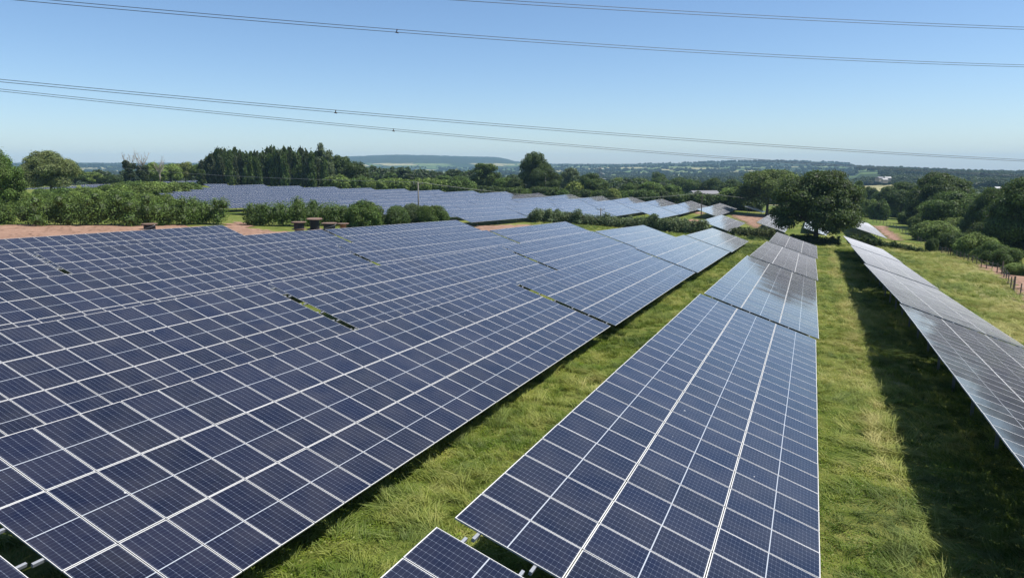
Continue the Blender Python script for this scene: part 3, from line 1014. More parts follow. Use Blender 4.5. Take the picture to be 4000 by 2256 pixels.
# xl, xr, ytop, D, kind, lod, variant, colour, label
TREES = [
    (3040, 3372, 668, 147, 'oak', 'hi', 0, OG, 'big dark spreading oak beside the end of the middle row'),
    (2888, 3125, 664, 262, 'round', 'hi', 1, LG, 'large pale green round tree just behind the big oak'),
    (3440, 3620, 712, at(3530, 858)[1], 'round', 'hi', 2, DG, 'dark tree with a lumpy crown at the low end of the dark group'),
    (3560, 3800, 682, at(3680, 900)[1], 'oak', 'hi', 1, (0.062, 0.096, 0.022), 'tall domed dark tree crowning the group above the fence'),
    (3640, 3880, 745, at(3760, 930)[1], 'round', 'hi', 3, MG, 'mid green leafy tree in front of the tall domed tree'),
    (3800, 3985, 742, at(3890, 955)[1], 'oak', 'hi', 1, MG, 'broad sunlit tree between the domed tree and the frame edge'),
    (3895, 4190, 696, at(4040, 1010)[1], 'oak', 'hi', 0, DG, 'large very dark tree cut by the frame edge above the fence bend'),
    (-190, 55, 583, 118, 'oak', 'hi', 1, MG, 'tall tree cut by the frame edge at the end of the long hedge'),
    (92, 272, 590, 196, 'round', 'hi', 2, (0.135, 0.165, 0.055), 'lone round pale tree standing behind the long hedge'),
    (30, 130, 668, 330, 'round', 'mid', 1, DG, 'small dark tree behind the lone round pale tree'),
    (245, 330, 662, 335, 'round', 'mid', 0, MG, 'mid green tree next to the lone round pale tree'),
    (310, 395, 672, 340, 'round', 'mid', 2, LG, 'small pale tree between the lone tree and the dead trees'),
    (385, 470, 684, 345, 'bush', 'mid', 1, DG, 'low dark thicket at the foot of the dead trees'),
    (552, 640, 634, 300, 'round', 'mid', 2, LG, 'pale green tree touching the dead trees'),
    (620, 705, 640, 312, 'round', 'mid', 0, LG, 'second pale green tree between dead trees and poplars'),
    (680, 760, 632, 322, 'round', 'mid', 3, YG, 'yellowish green tree beside the poplar block'),
    (740, 810, 640, 322, 'round', 'mid', 1, MG, 'mid green tree tucked against the poplar block'),
    (1222, 1300, 576, 322, 'tall', 'mid', 2, GG, 'tall greyish tree with a pale top ending the poplar block'),
    (1268, 1372, 684, 296, 'bush', 'mid', 0, LG, 'rounded pale bush at the foot of the poplar block'),
    (1290, 1370, 608, 330, 'round', 'mid', 1, DG, 'dark round tree leaning on the poplar block'),
    (1335, 1430, 630, 322, 'round', 'mid', 3, DG, 'dark round tree stepping down from the poplar block'),
    (1420, 1474, 648, 600, 'round', 'low', 1, DG, 'small round dark tree far off beyond the stepped down dark tree'),
    (1434, 1492, 673, 440, 'round', 'low', 2, MG, 'mid green tree in the gap beyond the pale bushes'),
    (1485, 1540, 658, 600, 'round', 'low', 0, DG, 'second small dark tree far off above the pale bushes'),
    (1500, 1552, 674, 420, 'round', 'low', 1, MG, 'mid green tree just above the pale bushes'),
    (1570, 1614, 652, 650, 'round', 'low', 2, DG, 'single dark dome standing far off in the valley'),
    (1610, 1680, 668, 610, 'round', 'low', 0, DG, 'distant dark tree left of the wooden pole top'),
    (1675, 1745, 671, 620, 'round', 'low', 1, DG, 'distant dark tree above the wooden pole wires'),
    (1740, 1815, 667, 600, 'round', 'low', 2, DG, 'distant dark tree beside the bushy mid green clump'),
    (1700, 1770, 684, 385, 'round', 'mid', 0, MG, 'bushy mid green tree beyond the wooden pole'),
    (1755, 1832, 686, 375, 'round', 'mid', 3, MG, 'second bushy mid green tree beyond the wooden pole'),
    (1800, 1850, 666, 560, 'round', 'low', 1, DG, 'small far dome behind the conical dark tree'),
    (1838, 1960, 648, 332, 'tall', 'mid', 1, DG, 'dark conical tree between pale bushes and the tallest oak'),
    (1930, 2012, 694, 312, 'round', 'mid', 0, MG, 'low green tree in front of the tallest oak, array side'),
    (1985, 2050, 697, 306, 'round', 'mid', 1, DG, 'low dark tree at the foot of the tallest oak'),
    (2030, 2150, 606, 312, 'tall', 'hi', 0, DG, 'tallest tree of the wooded line with a domed top'),
    (2070, 2182, 650, 306, 'round', 'hi', 3, DG, 'dark sloping shoulder tree against the tallest tree'),
    (2188, 2268, 656, 425, 'round', 'mid', 2, GG, 'airy grey green tree past the tallest tree'),
    (2268, 2352, 676, 345, 'round', 'mid', 0, DG, 'dark flat topped tree past the airy grey green tree'),
    (2205, 2285, 696, 300, 'willow', 'mid', 0, YG, 'pale drooping willow in front of the airy tree'),
    (2275, 2375, 698, 302, 'round', 'mid', 1, MG, 'leafy green tree beside the pale willow'),
    (2372, 2425, 735, 284, 'bush', 'mid', 2, YG, 'small yellow green bush at the array edge'),
    (2372, 2465, 694, 480, 'round', 'mid', 2, LG, 'far pale tree behind the yellow green bush'),
    (2450, 2545, 696, 470, 'round', 'mid', 0, LG, 'far pale tree behind the leafy hedge bushes'),
    (2425, 2500, 714, 315, 'round', 'mid', 3, MG, 'rounded green tree above the shaded array edge'),
    (2490, 2592, 710, 312, 'round', 'mid', 1, MG, 'wide green tree above the shaded array edge'),
    (2535, 2605, 672, 600, 'round', 'low', 0, DG, 'bluish far tree above the wide green tree'),
    (2548, 2625, 690, 450, 'round', 'mid', 2, DG, 'dark tree in front of the bluish far tree'),
    (2610, 2695, 694, 455, 'round', 'mid', 1, DG, 'dark tree beside the pale field gap'),
    (2585, 2665, 722, 300, 'round', 'mid', 0, MG, 'green tree at the corner of the stepped array'),
    (2655, 2745, 699, 425, 'round', 'mid', 3, MG, 'tree beside the grey barn roof'),
    (2740, 2830, 697, 420, 'round', 'mid', 1, DG, 'dark tree behind the grey barn roof'),
    (2815, 2900, 700, 415, 'round', 'mid', 2, DG, 'dark tree between the barn and the pale round tree'),
    (2808, 2912, 732, 285, 'round', 'mid', 0, LG, 'bright green tree above the small lone table'),
    (3335, 3382, 706, 350, 'round', 'mid', 2, MG, 'small tree peeping past the big oak'),
    (3368, 3436, 730, 400, 'round', 'mid', 1, DG, 'single dark round tree below the straw field'),
    (3358, 3428, 776, 300, 'bush', 'mid', 3, LG, 'pale bush beyond the big oak'),
    (3405, 3475, 782, 285, 'bush', 'mid', 0, MG, 'green bush at the foot of the dark group'),
]
for (xl, xr, yt, D, kind, lod, var, col, lab) in TREES:
    tree_px(xl, xr, yt, D, kind, lod, var, col, lab, TL if D > 230 else None)

# the wooded edge carries on beside the field, past the picture's edge
for i, (x_, y_, w_, h_) in enumerate([(124, 136, 25, 22), (118, 118, 24, 22), (130, 108, 26, 23), (116, 98, 24, 21), (122, 84, 24, 21)]):
    tree_at(x_, y_, w_, h_, 'round', 'mid', i % 4, DG, '%s dark tree of the wooded edge beside the hay field' % ORD[i], 'trees of the wooded edge')

# poplar block
prof_x = [778, 800, 850, 900, 960, 1010, 1040, 1080, 1150, 1210, 1262]
prof_y = [655, 618, 592, 590, 598, 604, 584, 590, 588, 592, 606]
k = 0
for row_, (Dp, dy) in enumerate(((322, 0), (308, 12))):
    for xx in np.arange(786, 1262, 21.5):
        xx = xx + random.uniform(-5, 5)
        yt = np.interp(xx, prof_x, prof_y) + dy + random.uniform(-4, 8)
        tree_px(xx - 20, xx + 20, yt, Dp + random.uniform(-4, 4), 'poplar', 'mid', k % 3, random.choice([DG, DG, (0.05, 0.068, 0.03)]),
                '%s dark poplar from the pale tree in the %s rank of the block' % (ORD[k % 23], 'rear' if row_ == 0 else 'front'), 'poplars of the dark block')
        k += 1

# pale bush row behind the array (right of the poplars), undergrowth line further on
k = 0
for xx in np.arange(1405, 1840, 46):
    tree_px(xx - 40, xx + 40, 698 + random.uniform(-7, 6), 298, 'bush', 'mid', k % 4, random.choice([LG, LG, MG]),
            '%s pale bush counted from the poplars in the scrub behind the array' % ORD[k], 'pale bushes behind the array')
    k += 1
k = 0
for xx in np.arange(1840, 2960, 44):
    D = 296 if xx < 2400 else 296 - (xx - 2400) * 0.02
    yt = np.interp(xx, [1840, 2100, 2400, 2600, 2960], [722, 735, 742, 752, 765]) + random.uniform(-8, 6)
    tree_px(xx - 42, xx + 42, yt, D, 'bush', 'mid', k % 4, random.choice([DG, MG, DG]),
            '%s shrub of the shaded hedge line behind the far array' % ORD[k], 'shrubs of the shaded hedge line')
    k += 1
# thicket behind the long hedge, running back towards the poplars
k = 0
for xx, yt, D in [(60, 742, 150), (150, 738, 158), (240, 733, 165), (330, 730, 172), (410, 726, 182), (480, 724, 176), (560, 722, 190), (640, 716, 212), (690, 712, 225), (735, 712, 235),
                  (600, 708, 236), (520, 706, 240), (450, 716, 225), (380, 742, 140), (470, 748, 134), (560, 752, 132), (640, 762, 128), (290, 748, 138), (200, 752, 135), (110, 756, 132)]:
    tree_px(xx - 56, xx + 56, yt, D, 'bush', 'hi' if D < 160 else 'mid', k % 4, random.choice([LG, MG, LG]),
            '%s shrub of the thicket rising behind the long hedge' % ORD[k], 'shrubs of the thicket')
    k += 1
# single bushes between hedge and wooden pole
for i, (xl, xr, yt, D, col, lab) in enumerate([
        (1352, 1500, 787, 126, MG, 'rounded leafy bush between the drum hedge and the wooden pole'),
        (1480, 1600, 805, 128, DG, 'low grey green bush next to the rounded leafy bush'),
        (1570, 1660, 795, 131, GG, 'wispy bush with bare twigs beside the wooden pole'),
        (1625, 1745, 800, 130, MG, 'bush on the far side of the wooden pole base')]):
    tree_px(xl, xr, yt, D, 'bush', 'hi', i % 4, col, lab, 'bushes by the wooden pole')
# bushes along the fence: base pixel gives the place
for i, (xl, xr, yt, yb, col, lab) in enumerate([
        (3520, 3640, 822, 880, MG, 'leafy bush at the top of the fence line under the dark group'),
        (3580, 3725, 862, 945, LG, 'large pale bush behind the dense run of fence posts'),
        (3620, 3666, 930, 988, DG, 'small dark bush standing in the fence line'),
        (3675, 3795, 905, 990, DG, 'dark bush behind the open run of fence posts'),
        (3745, 3890, 914, 1012, LG, 'pale sprawling bush behind the fence posts'),
        (3815, 3945, 945, 1030, MG, 'bush above the start of the red track'),
        (3885, 3995, 968, 1048, MG, 'rounded green bush above the red track'),
        (3935, 4060, 1028, 1080, LG, 'pale bush at the edge of the red track'),
        (3470, 3570, 795, 852, MG, 'bush below the dark group beside the mown strip'),
        (3670, 3800, 850, 940, LG, 'pale bush between dark group and fence'),
        (3790, 3910, 866, 975, DG, 'dark bush below the broad sunlit tree'),
        (3880, 4020, 900, 1000, DG, 'dark bush under the very dark edge tree'),
        (3560, 3660, 836, 905, LG, 'pale bush under the low end of the dark group')]):
    tree_px(xl, xr, yt, at((xl + xr) / 2, yb)[1] + 1.5, 'bush', 'hi', i % 4, col, lab, 'bushes along the fence')


# hedges -----------------------------------------------------------------
def hedge(pix, width, heights, label, col, leaf=0.21, density=62, seed=1, D=None, name='hedge'):
    P = [at(*p)[:2] for p in pix]
    P = np.array(P)
    seg = np.hypot(*(P[1:] - P[:-1]).T)
    S = np.concatenate([[0], np.cumsum(seg)])
    g = np.random.default_rng(seed)
    o = P[0]
    z0 = gz(*o)
    lobes = []
    nlob = int(S[-1] / (width * 0.16))
    for i in range(nlob):
        s = g.random() * S[-1]
        x = np.interp(s, S, P[:, 0])
        y = np.interp(s, S, P[:, 1])
        h = np.interp(s / S[-1], np.linspace(0, 1, len(heights)), heights)
        off = g.normal() * width * 0.22
        dirv = np.array([np.interp(min(s + 1, S[-1]), S, P[:, 0]) - x, np.interp(min(s + 1, S[-1]), S, P[:, 1]) - y])
        dirv = dirv / (np.linalg.norm(dirv) + 1e-9)
        x += -dirv[1] * off
        y += dirv[0] * off
        zt = h * (0.30 + 0.60 * g.random())
        r = width * (0.14 + 0.12 * g.random())
        rz = min(zt, r * 1.1)
        lobes.append(((x - o[0], y - o[1], gz(x, y) - z0 + max(zt - 0.1 * rz, rz * .6)), (r, r, rz)))
        if i % 2 == 0:
            lobes.append(((x - o[0], y - o[1], gz(x, y) - z0 + h * 0.22), (r * 1.2, r * 1.2, h * 0.27)))
    if True:
        for s in np.arange(0, S[-1], width * 0.3):     # dense inner body
            x, y = np.interp(s, S, P[:, 0]), np.interp(s, S, P[:, 1])
            h = np.interp(s / S[-1], np.linspace(0, 1, len(heights)), heights)
            lobes.append(((x - o[0], y - o[1], gz(x, y) - z0 + h * 0.42), (width * 0.36, width * 0.36, h * 0.42)))
    area = S[-1] * (width + 2 * max(heights))
    me = foliage_mesh('hedge_foliage', lobes, int(area * density), leaf, seed, core=0.7)
    root = link(name, None, label=label, cat=name, loc=(o[0], o[1], z0))
    c = link('foliage', me, root)
    c.color = col + (1,)
    mb = MB()
    for s in np.arange(0.5, S[-1], 2.3):
        x, y = np.interp(s, S, P[:, 0]) - o[0], np.interp(s, S, P[:, 1]) - o[1]
        zb = gz(x + o[0], y + o[1]) - z0 - 0.2
        mb.tube([(x, y, zb), (x + g.normal() * .1, y + g.normal() * .1, zb + 1.6)], [0.07, 0.03], 5)
    mb.build('stem', M_BARK, root)


hedge([(95, 879), (330, 881), (600, 881), (872, 874)], 5.0, [4.4, 5.3, 5.4, 5.0, 5.1, 4.6], 'long leafy green hedge along the red headland', MG, seed=3)
hedge([(-330, 872), (-120, 874), (20, 876)], 5.5, [5.0, 5.0, 4.0], 'hedge stub under the tall edge tree beside the headland', MG, seed=4)
hedge([(985, 880), (1120, 884), (1250, 882), (1390, 878)], 4.6, [4.2, 5.2, 4.9, 5.1, 3.4], 'shorter leafy hedge behind the cable drums', MG, seed=5)
hedge([(2085, 868), (2200, 872), (2330, 880), (2480, 892), (2620, 906), (2760, 918)], 4.6, [3.0, 3.5, 2.8, 2.8, 3.8, 3.0], 'grey green hedge between the near rows and far array', GG, leaf=0.30, seed=6)
hedge([(2862, 921), (2950, 925), (3010, 926)], 3.0, [2.0, 2.4, 2.0], 'short hedge clump at the end of the first row', (0.085, 0.105, 0.035), leaf=0.28, seed=7)
hedge([(3060, 945), (3150, 950), (3280, 958)], 2.6, [1.6, 1.9, 1.8], 'dark low growth at the foot of the big oak', DG, leaf=0.28, seed=8)
hedge([(3320, 950), (3420, 966), (3530, 978), (3600, 985)], 2.2, [1.8, 1.9, 1.5, 0.9], 'low dark bramble strip behind the end of the shaded row', DG, leaf=0.26, seed=9)
hedge([(3360, 838), (3480, 846), (3590, 858)], 4.0, [3.0, 3.2, 3.0], 'straight field hedge across the mown strip below the dark group', MG, leaf=0.4, density=14, seed=10)
hedge([(3375, 788), (3480, 798), (3560, 806)], 4.0, [3.4, 3.4, 3.4], 'second field hedge above the mown strip', MG, leaf=0.5, density=10, seed=12)
hedge([(3130, 805), (3250, 806), (3380, 808)], 5.0, [4, 4, 4], 'field hedge far behind the big oak', DG, leaf=0.5, density=9, seed=13)


# dead trees ---------------------------------------------------------------
def dead_tree(px, ytop, D, label, seed, ivy):
    d = ray(px, ytop)
    t = D / d[1]
    x, y = t * d[0], D
    g0 = gz(x, y)
    h = CAMH + t * d[2] - g0
    g = np.random.default_rng(seed)
    root = link('dead_tree', None, label=label, cat='dead tree', loc=(x, y, g0))
    tb = MB()
    tb.tube([(0, 0, -.3), (0.1, 0, h * .35), (-.1, .1, h * .65)], [0.45, 0.33, 0.2], 8)
    bb = MB()
    for i in range(16):
        th = g.random() * 6.28
        z = h * (0.45 + 0.25 * g.random())
        l = h * (0.16 + 0.16 * g.random())
        p1 = np.array([math.cos(th) * l * .5, math.sin(th) * l * .5, z + l * .6])
        p2 = p1 + np.array([math.cos(th + .6) * l * .25, math.sin(th + .6) * l * .25, l * .75])
        bb.tube([(0, 0, z), p1, p2], [0.13, 0.08, 0.03], 5)
        for q in range(3):
            th2 = g.random() * 6.28
            p3 = p1 + (p2 - p1) * g.random()
            bb.tube([p3, p3 + np.array([math.cos(th2) * l * .3, math.sin(th2) * l * .3, l * .3])], [0.05, 0.02], 4)
    tb.build('trunk', M_DEAD, root)
    bb.build('bare_branches', M_DEAD, root)
    if ivy:
        lobes = []
        for i in range(16):
            z = h * (0.12 + 0.60 * g.random())
            th = g.random() * 6.28
            r = h * 0.10
            lobes.append(((r * math.cos(th), r * math.sin(th), z), (h * .09, h * .09, h * .08)))
        o = link('ivy', foliage_mesh('ivy', lobes, 2600, 0.7, seed), root)
        o.color = (0.03, 0.045, 0.018, 1)


dead_tree(500, 598, 290, 'dead tree with bare top and dark ivy, nearer the lone round tree', 4, True)
dead_tree(552, 600, 292, 'bleached dead tree with forked bare branches over dark ivy', 5, True)
dead_tree(618, 625, 296, 'small reddish dead tree poking from pale green trees', 6, False)

# ------------------------------------------------------------------ poles and wires
def pole(px, ytop, D, label, dark, arm=True, z_extra=0.0, r=0.14):
    d = ray(px, ytop)
    t = D / d[1]
    x, y = t * d[0], D
    g = gz(x, y)
    h = CAMH + t * d[2] - g
    mt = M_DARKPOLE if dark else M_POLE
    root = link('utility_pole', None, label=label, cat='utility pole', loc=(x, y, g), group='wooden poles of the low line')
    MB().tube([(0, 0, -.6), (0, 0, h * .5), (0, 0, h)], [r * 1.25, r, r * .8], 10).build('pole_shaft', mt, root, smooth=True)
    if arm:
        a = MB()
        a.box((0, 0, h - .35), 2.0, .12, .14)
        a.build('crossarm', mt, root)
        for s in (-.85, 0, .85):
            MB().tube([(s, 0, h - .28), (s, 0, h - .1), (s, 0, h - .02)], [.03, .06, .04], 8).build('insulator', M_ALU, root)
    return np.array([x, y, g + h])


P1 = pole(1633, 711, 134, 'pale wooden pole rising from the bushes before the array', False)
P2 = pole(2131, 676, 300, 'thin tall pole in front of the tallest tree', False, arm=False, r=0.12)
P3 = pole(2743, 752, 222, 'dark creosoted pole standing in the grass before the stepped array', True)
P4 = pole(2347, 812, 168, 'short pole with a small crossbar above the grey green hedge', False)
P0 = np.array([-150.0, 262.0, gz(-150, 262) + 8.5])
P5 = np.array([205.0, 420.0, gz(205, 420) + 8.0])


def wire(a, b, sag, label, name, rad, mat, group, n=26, off=(0, 0, 0), parent=None, cat=True):
    pts = []
    for i in range(n + 1):
        t = i / n
        p = a + (b - a) * t
        p = p + np.array([0, 0, -4 * sag * t * (1 - t)]) + np.array(off)
        pts.append(p)
    mb = MB().tube(pts, rad, 5)
    return mb.build(name, mat, parent, smooth=True, label=label if cat else None, cat='power line' if cat else None, group=group)


wire(P0, P1, 0.9, 'thin overhead wire reaching the pale pole from the thicket side', 'overhead_wire', 0.028, M_THINWIRE, None)
wire(P1, P3, 2.4, 'thin sagging wire strung between the pale pole and dark pole', 'overhead_wire', 0.028, M_THINWIRE, None)
wire(P3, P5, 2.4, 'thin wire running on from the dark pole behind the oak', 'overhead_wire', 0.035, M_THINWIRE, None)

# high voltage twin bundles: each passes through three sighted points of one straight vertical plane
PWR = [   # (px, py) at left, middle, right ; distances ahead of the two ends ; spacer position px
    ([(1900, 3), (2900, 62), (4000, 111)], 62, 98, None, 'highest twin power line, only crossing the sunny half of the sky'),
    ([(100, -2), (1550, 121), (4000, 258)], 66, 104, 1550, 'upper long twin power line with one spacer'),
    ([(0, 315), (1311, 435), (4000, 627)], 72, 112, 1311, 'middle twin power line with one spacer, above the lowest'),
    ([(0, 352), (1537, 507), (4000, 687)], 84, 128, 1537, 'lowest twin power line meeting the distant skyline'),
]
for (pp, D0, D1, spx, lab) in PWR:
    # straight line in plan through points at x=0 and x=4000
    e0 = ray(0, 400)
    e1 = ray(4000, 600)
    A = np.array([e0[0] / e0[1] * D0, D0])
    B = np.array([e1[0] / e1[1] * D1, D1])
    ln = np.linalg.norm(B - A)
    u = (B - A) / ln
    nrm = np.array([u[1], -u[0]])

    def hit(px, py):
        d = ray(px, py)
        t = (A @ nrm) / (d[:2] @ nrm)
        q = d * t
        return (q[:2] - A) @ u, CAMH + q[2]
    sz = [hit(*p) for p in pp]
    co = np.polyfit([s for s, z in sz], [z for s, z in sz], 2)
    root = link('power_line', None, label=lab, cat='power line', group='high voltage lines across the sky', loc=(A[0], A[1], 0))
    ss = np.linspace(-70, ln + 80, 70)
    for side in (-1, 1):
        pts = [(u[0] * s + nrm[0] * .0 * side, u[1] * s, np.polyval(co, s) + side * 0.11) for s in ss]
        pts = [(p[0] + nrm[0] * side * 0.17, p[1] + nrm[1] * side * 0.17, p[2]) for p in pts]
        MB().tube(pts, 0.031, 6).build('conductor', M_WIRE, root, smooth=True)
    if spx:
        s, z = hit(spx, [p for p in pp if p[0] == spx][0][1])
        c = np.array([u[0] * s, u[1] * s, z])
        n3 = np.array([nrm[0], nrm[1], 0.6])
        mb = MB().tube([c - n3 * .2, c + n3 * .2], 0.05, 8)
        mb.tube([c + n3 * .02 + np.array([u[0], u[1], 0]) * -.15 + np.array([0, 0, -.16]), c + np.array([u[0], u[1], 0]) * .17 + np.array([0, 0, -.2])], 0.06, 8)
        mb.tube([c, c + np.array([0, 0, -.2])], 0.03, 6)
        mb.build('spacer', M_DARKPOLE, root)


def lattice_tower(px, ytop, D, label):
    d = ray(px, ytop)
    t = D / d[1]
    x, y = t * d[0], D
    g = gz(x, y)
    h = CAMH + t * d[2] - g
    mb = MB()
    n = 7
    for k in range(n):
        f0, f1 = k / n, (k + 1) / n
        w0, w1 = 2.6 * (1 - f0 * .75), 2.6 * (1 - f1 * .75)
        c0 = [(sx * w0, sy * w0, f0 * h) for sx, sy in ((-1, -1), (1, -1), (1, 1), (-1, 1))]
        c1 = [(sx * w1, sy * w1, f1 * h) for sx, sy in ((-1, -1), (1, -1), (1, 1), (-1, 1))]
        for i in range(4):
            mb.tube([c0[i], c1[i]], .14, 4)
            mb.tube([c0[i], c1[(i + 1) % 4]], .09, 4)
            mb.tube([c1[i], c1[(i + 1) % 4]], .09, 4)
    for z, l in ((.62, 5), (.78, 4), (.93, 3)):
        mb.tube([(-l, 0, h * z), (0, 0, h * z + .8), (l, 0, h * z)], .16, 4)
    mb.build('lattice_tower', M_STEEL, None, label=label, cat='pylon', loc=(x, y, g))


lattice_tower(2346, 652, 640, 'hazy grey lattice tower standing among the valley trees')

# ------------------------------------------------------------------ fence
FP = [(3925, 1000), (3905, 1000)]
fence_px = [(3410, 868), (3424, 871), (3437, 874), (3450, 877), (3463, 881), (3476, 885), (3489, 890), (3501, 895), (3513, 901), (3525, 907), (3537, 913), (3549, 920), (3561, 928), (3573, 936), (3585, 944), (3597, 953), (3612, 961),
            (3656, 976), (3668, 984), (3678, 995), (3692, 989), (3703, 998), (3712, 1000), (3722, 1002), (3735, 1008), (3750, 1014), (3765, 1018), (3780, 1025), (3797, 1029), (3814, 1035), (3832, 1047), (3852, 1051), (3874, 1059), (3894, 1066),
            (3913, 1072), (3921, 1085), (3929, 1098), (3937, 1110), (3947, 1128), (3958, 1145), (3984, 1160), (4030, 1185), (4090, 1215), (4160, 1250)]
fr = link('post_fence', None, label='weathered wooden post and wire fence bending round the red track', cat='fence')
o0 = at(*fence_px[20])
fr.location = tuple(o0)
tops = []
for i, p in enumerate(fence_px):
    q = at(*p)
    h = 1.45 if i not in (34, 39) else 1.9
    lean = random.uniform(-.04, .04)
    rr = 0.065 if i not in (34, 39) else 0.11
    c = q - o0
    MB().tube([c + np.array([0, 0, -.3]), c + np.array([lean, lean, h * .5]), c + np.array([lean * 2, lean * 2, h])], [rr, rr, rr * .85], 7).build('fence_post', M_POST, fr)
    tops.append(c)
for hh in (0.35, 0.75, 1.2):
    MB().tube([c + np.array([0, 0, hh]) for c in tops], 0.012, 4).build('fence_wire', M_STEEL, fr)


# ------------------------------------------------------------------ cable drums
def drum(px, py_top, D, rad, h, label, core, tilt=0.0, tail=False):
    d = ray(px, py_top)
    t = D / d[1]
    x, y = t * d[0], D
    g = gz(x, y)
    top = CAMH + t * d[2]
    root = link('cable_drum', None, label=label, cat='cable drum', loc=(x, y, top - h), group='wooden cable drums by the hedge')
    root.rotation_euler = (tilt, tilt * .4, 0)
    for z in (0.04, h - 0.05):
        MB().tube([(0, 0, z - .05), (0, 0, z + .05)], rad, 26).build('flange', M_DRUMWOOD, root)
    MB().tube([(0, 0, .09), (0, 0, h - .1)], rad * core[1], 22).build('drum_core', core[0], root, smooth=False)
    MB().tube([(0, 0, h - .02), (0, 0, h + .012)], rad * .12, 10).build('hub', M_STEEL, root)
    gap = top - h - g
    if gap > 0.02:     # stands on a stack of the same size below
        MB().tube([(0, 0, -gap - .1), (0, 0, -.02)], rad * .62, 18).build('stand', M_DRUMCORE, root)
    if tail:
        pts = [(rad * math.cos(a) * 1.03, -rad * .4 * math.sin(a) - rad * .6, h * .9 - a * h * .32) for a in np.linspace(0, 2.2, 10)]
        MB().tube(pts, 0.035, 6).build('loose_cable', M_STEEL, root)


drum(583, 873, 104, 1.12, 1.05, 'lone pale topped drum beside the long hedge', (M_DRUMCORE, .72), tail=True)
drum(1167, 866, 108, 1.12, 1.15, 'pale topped drum on the hedge side of the drum cluster', (M_DRUMCORE, .7))
drum(1228, 853, 110, 1.22, 1.75, 'tallest reddish brown drum in the drum cluster', (M_DRUMCORE, .6), tilt=R(3))
drum(1286, 870, 107, 1.18, 1.1, 'pale flat drum between tallest drum and orange one', (M_DRUMCORE, .75), tail=True)
drum(1340, 872, 109, 0.92, 1.15, 'smaller drum with an exposed orange core', (M_DRUMCLAY, .5))
MB().tube([at(1228, 905) * 0 + np.array([0, 0, 0])] * 2, 0.01, 4) if False else None


# ------------------------------------------------------------------ houses and barn
def house(px, py, D, w, d_, h, label, roofm, rz=0.3, name='house'):
    d = ray(px, py)
    t = D / d[1]
    x, y = t * d[0], D
    z = CAMH + t * d[2] - h
    root = link(name, None, label=label, cat=name, loc=(x, y, z))
    root.rotation_euler = (0, 0, rz)
    MB().box((0, 0, h * .28 - 1.5), w, d_, h * .56 + 3).build('wall', M_RENDER, root)
    e = .4
    z0, z1 = h * .56, h
    vs = [(-w / 2 - e, -d_ / 2 - e, z0), (w / 2 + e, -d_ / 2 - e, z0), (w / 2 + e, d_ / 2 + e, z0), (-w / 2 - e, d_ / 2 + e, z0), (-w / 2 - e, 0, z1), (w / 2 + e, 0, z1)]
    MB().add(vs, [(0, 1, 5, 4), (2, 3, 4, 5), (0, 4, 3), (1, 2, 5), (3, 2, 1, 0)]).build('roof', roofm, root)
    for k in range(3):
        MB().box((-w * .3 + k * w * .3, -d_ / 2 - .03, h * .3), w * .1, .06, h * .2).build('window', M_WINDOW, root)


house(2750, 744, 380, 14, 9, 3.6, 'grey roofed barn among the trees behind the dark pole', M_ROOF, 0.15, 'barn')
house(3437, 690, 1150, 11, 8, 5, 'grey roofed house on the far slope above the straw field', M_ROOF, .4)
house(3468, 690, 1170, 9, 7, 5, 'white roofed house beside the grey roofed one on the slope', M_ROOFW, -.2)
house(3456, 697, 1120, 8, 6, 4, 'low white house below the pair on the far slope', M_ROOFW, .1)
house(3896, 729, 800, 7, 5, 4, 'small white house alone among the hazy valley trees', M_ROOFW, .2)
house(1615, 675, 1400, 14, 10, 7, 'tiny pale house in the valley beyond the pale bushes', M_ROOFW, .2)


# ------------------------------------------------------------------ far woods (cannot be counted)
def instancer(name, protos, pts, rot, scl, idx, kind='stuff'):
    """one object that repeats small meshes on a cloud of points"""
    pc = bpy.data.collections.new(name + '_parts')
    for i, me in enumerate(protos):
        o = bpy.data.objects.new('%s_piece' % name, me)
        pc.objects.link(o)
    me = bpy.data.meshes.new(name)
    me.vertices.add(len(pts))
    me.vertices.foreach_set('co', np.asarray(pts, np.float32).ravel())
    for nm, tp, arr, key in (('rot', 'FLOAT_VECTOR', rot, 'vector'), ('scl', 'FLOAT_VECTOR', scl, 'vector'), ('idx', 'INT', idx, 'value')):
        A = me.attributes.new(nm, tp, 'POINT')
        A.data.foreach_set(key, np.asarray(arr, np.float32 if tp != 'INT' else np.int32).ravel())
    me.update()
    ob = link(name, me, kind=kind)
    ng = bpy.data.node_groups.new(name + '_nodes', 'GeometryNodeTree')
    ng.interface.new_socket('Geometry', in_out='INPUT', socket_type='NodeSocketGeometry')
    ng.interface.new_socket('Geometry', in_out='OUTPUT', socket_type='NodeSocketGeometry')
    nd = ng.nodes
    gi, go = nd.new('NodeGroupInput'), nd.new('NodeGroupOutput')
    iop = nd.new('GeometryNodeInstanceOnPoints')
    ci = nd.new('GeometryNodeCollectionInfo')
    ci.inputs[0].default_value = pc
    ci.inputs['Separate Children'].default_value = True
    ci.inputs['Reset Children'].default_value = True
    ats = []
    for nm, tp in (('rot', 'FLOAT_VECTOR'), ('scl', 'FLOAT_VECTOR'), ('idx', 'INT')):
        a_ = nd.new('GeometryNodeInputNamedAttribute')
        a_.data_type = tp
        a_.inputs[0].default_value = nm
        ats.append(a_)
    L = ng.links
    L.new(gi.outputs[0], iop.inputs['Points'])
    L.new(ci.outputs[0], iop.inputs['Instance'])
    iop.inputs['Pick Instance'].default_value = True
    L.new(ats[2].outputs[0], iop.inputs['Instance Index'])
    L.new(ats[0].outputs[0], iop.inputs['Rotation'])
    L.new(ats[1].outputs[0], iop.inputs['Scale'])
    L.new(iop.outputs[0], go.inputs[0])
    md = ob.modifiers.new('scatter', 'NODES')
    md.node_group = ng
    return ob


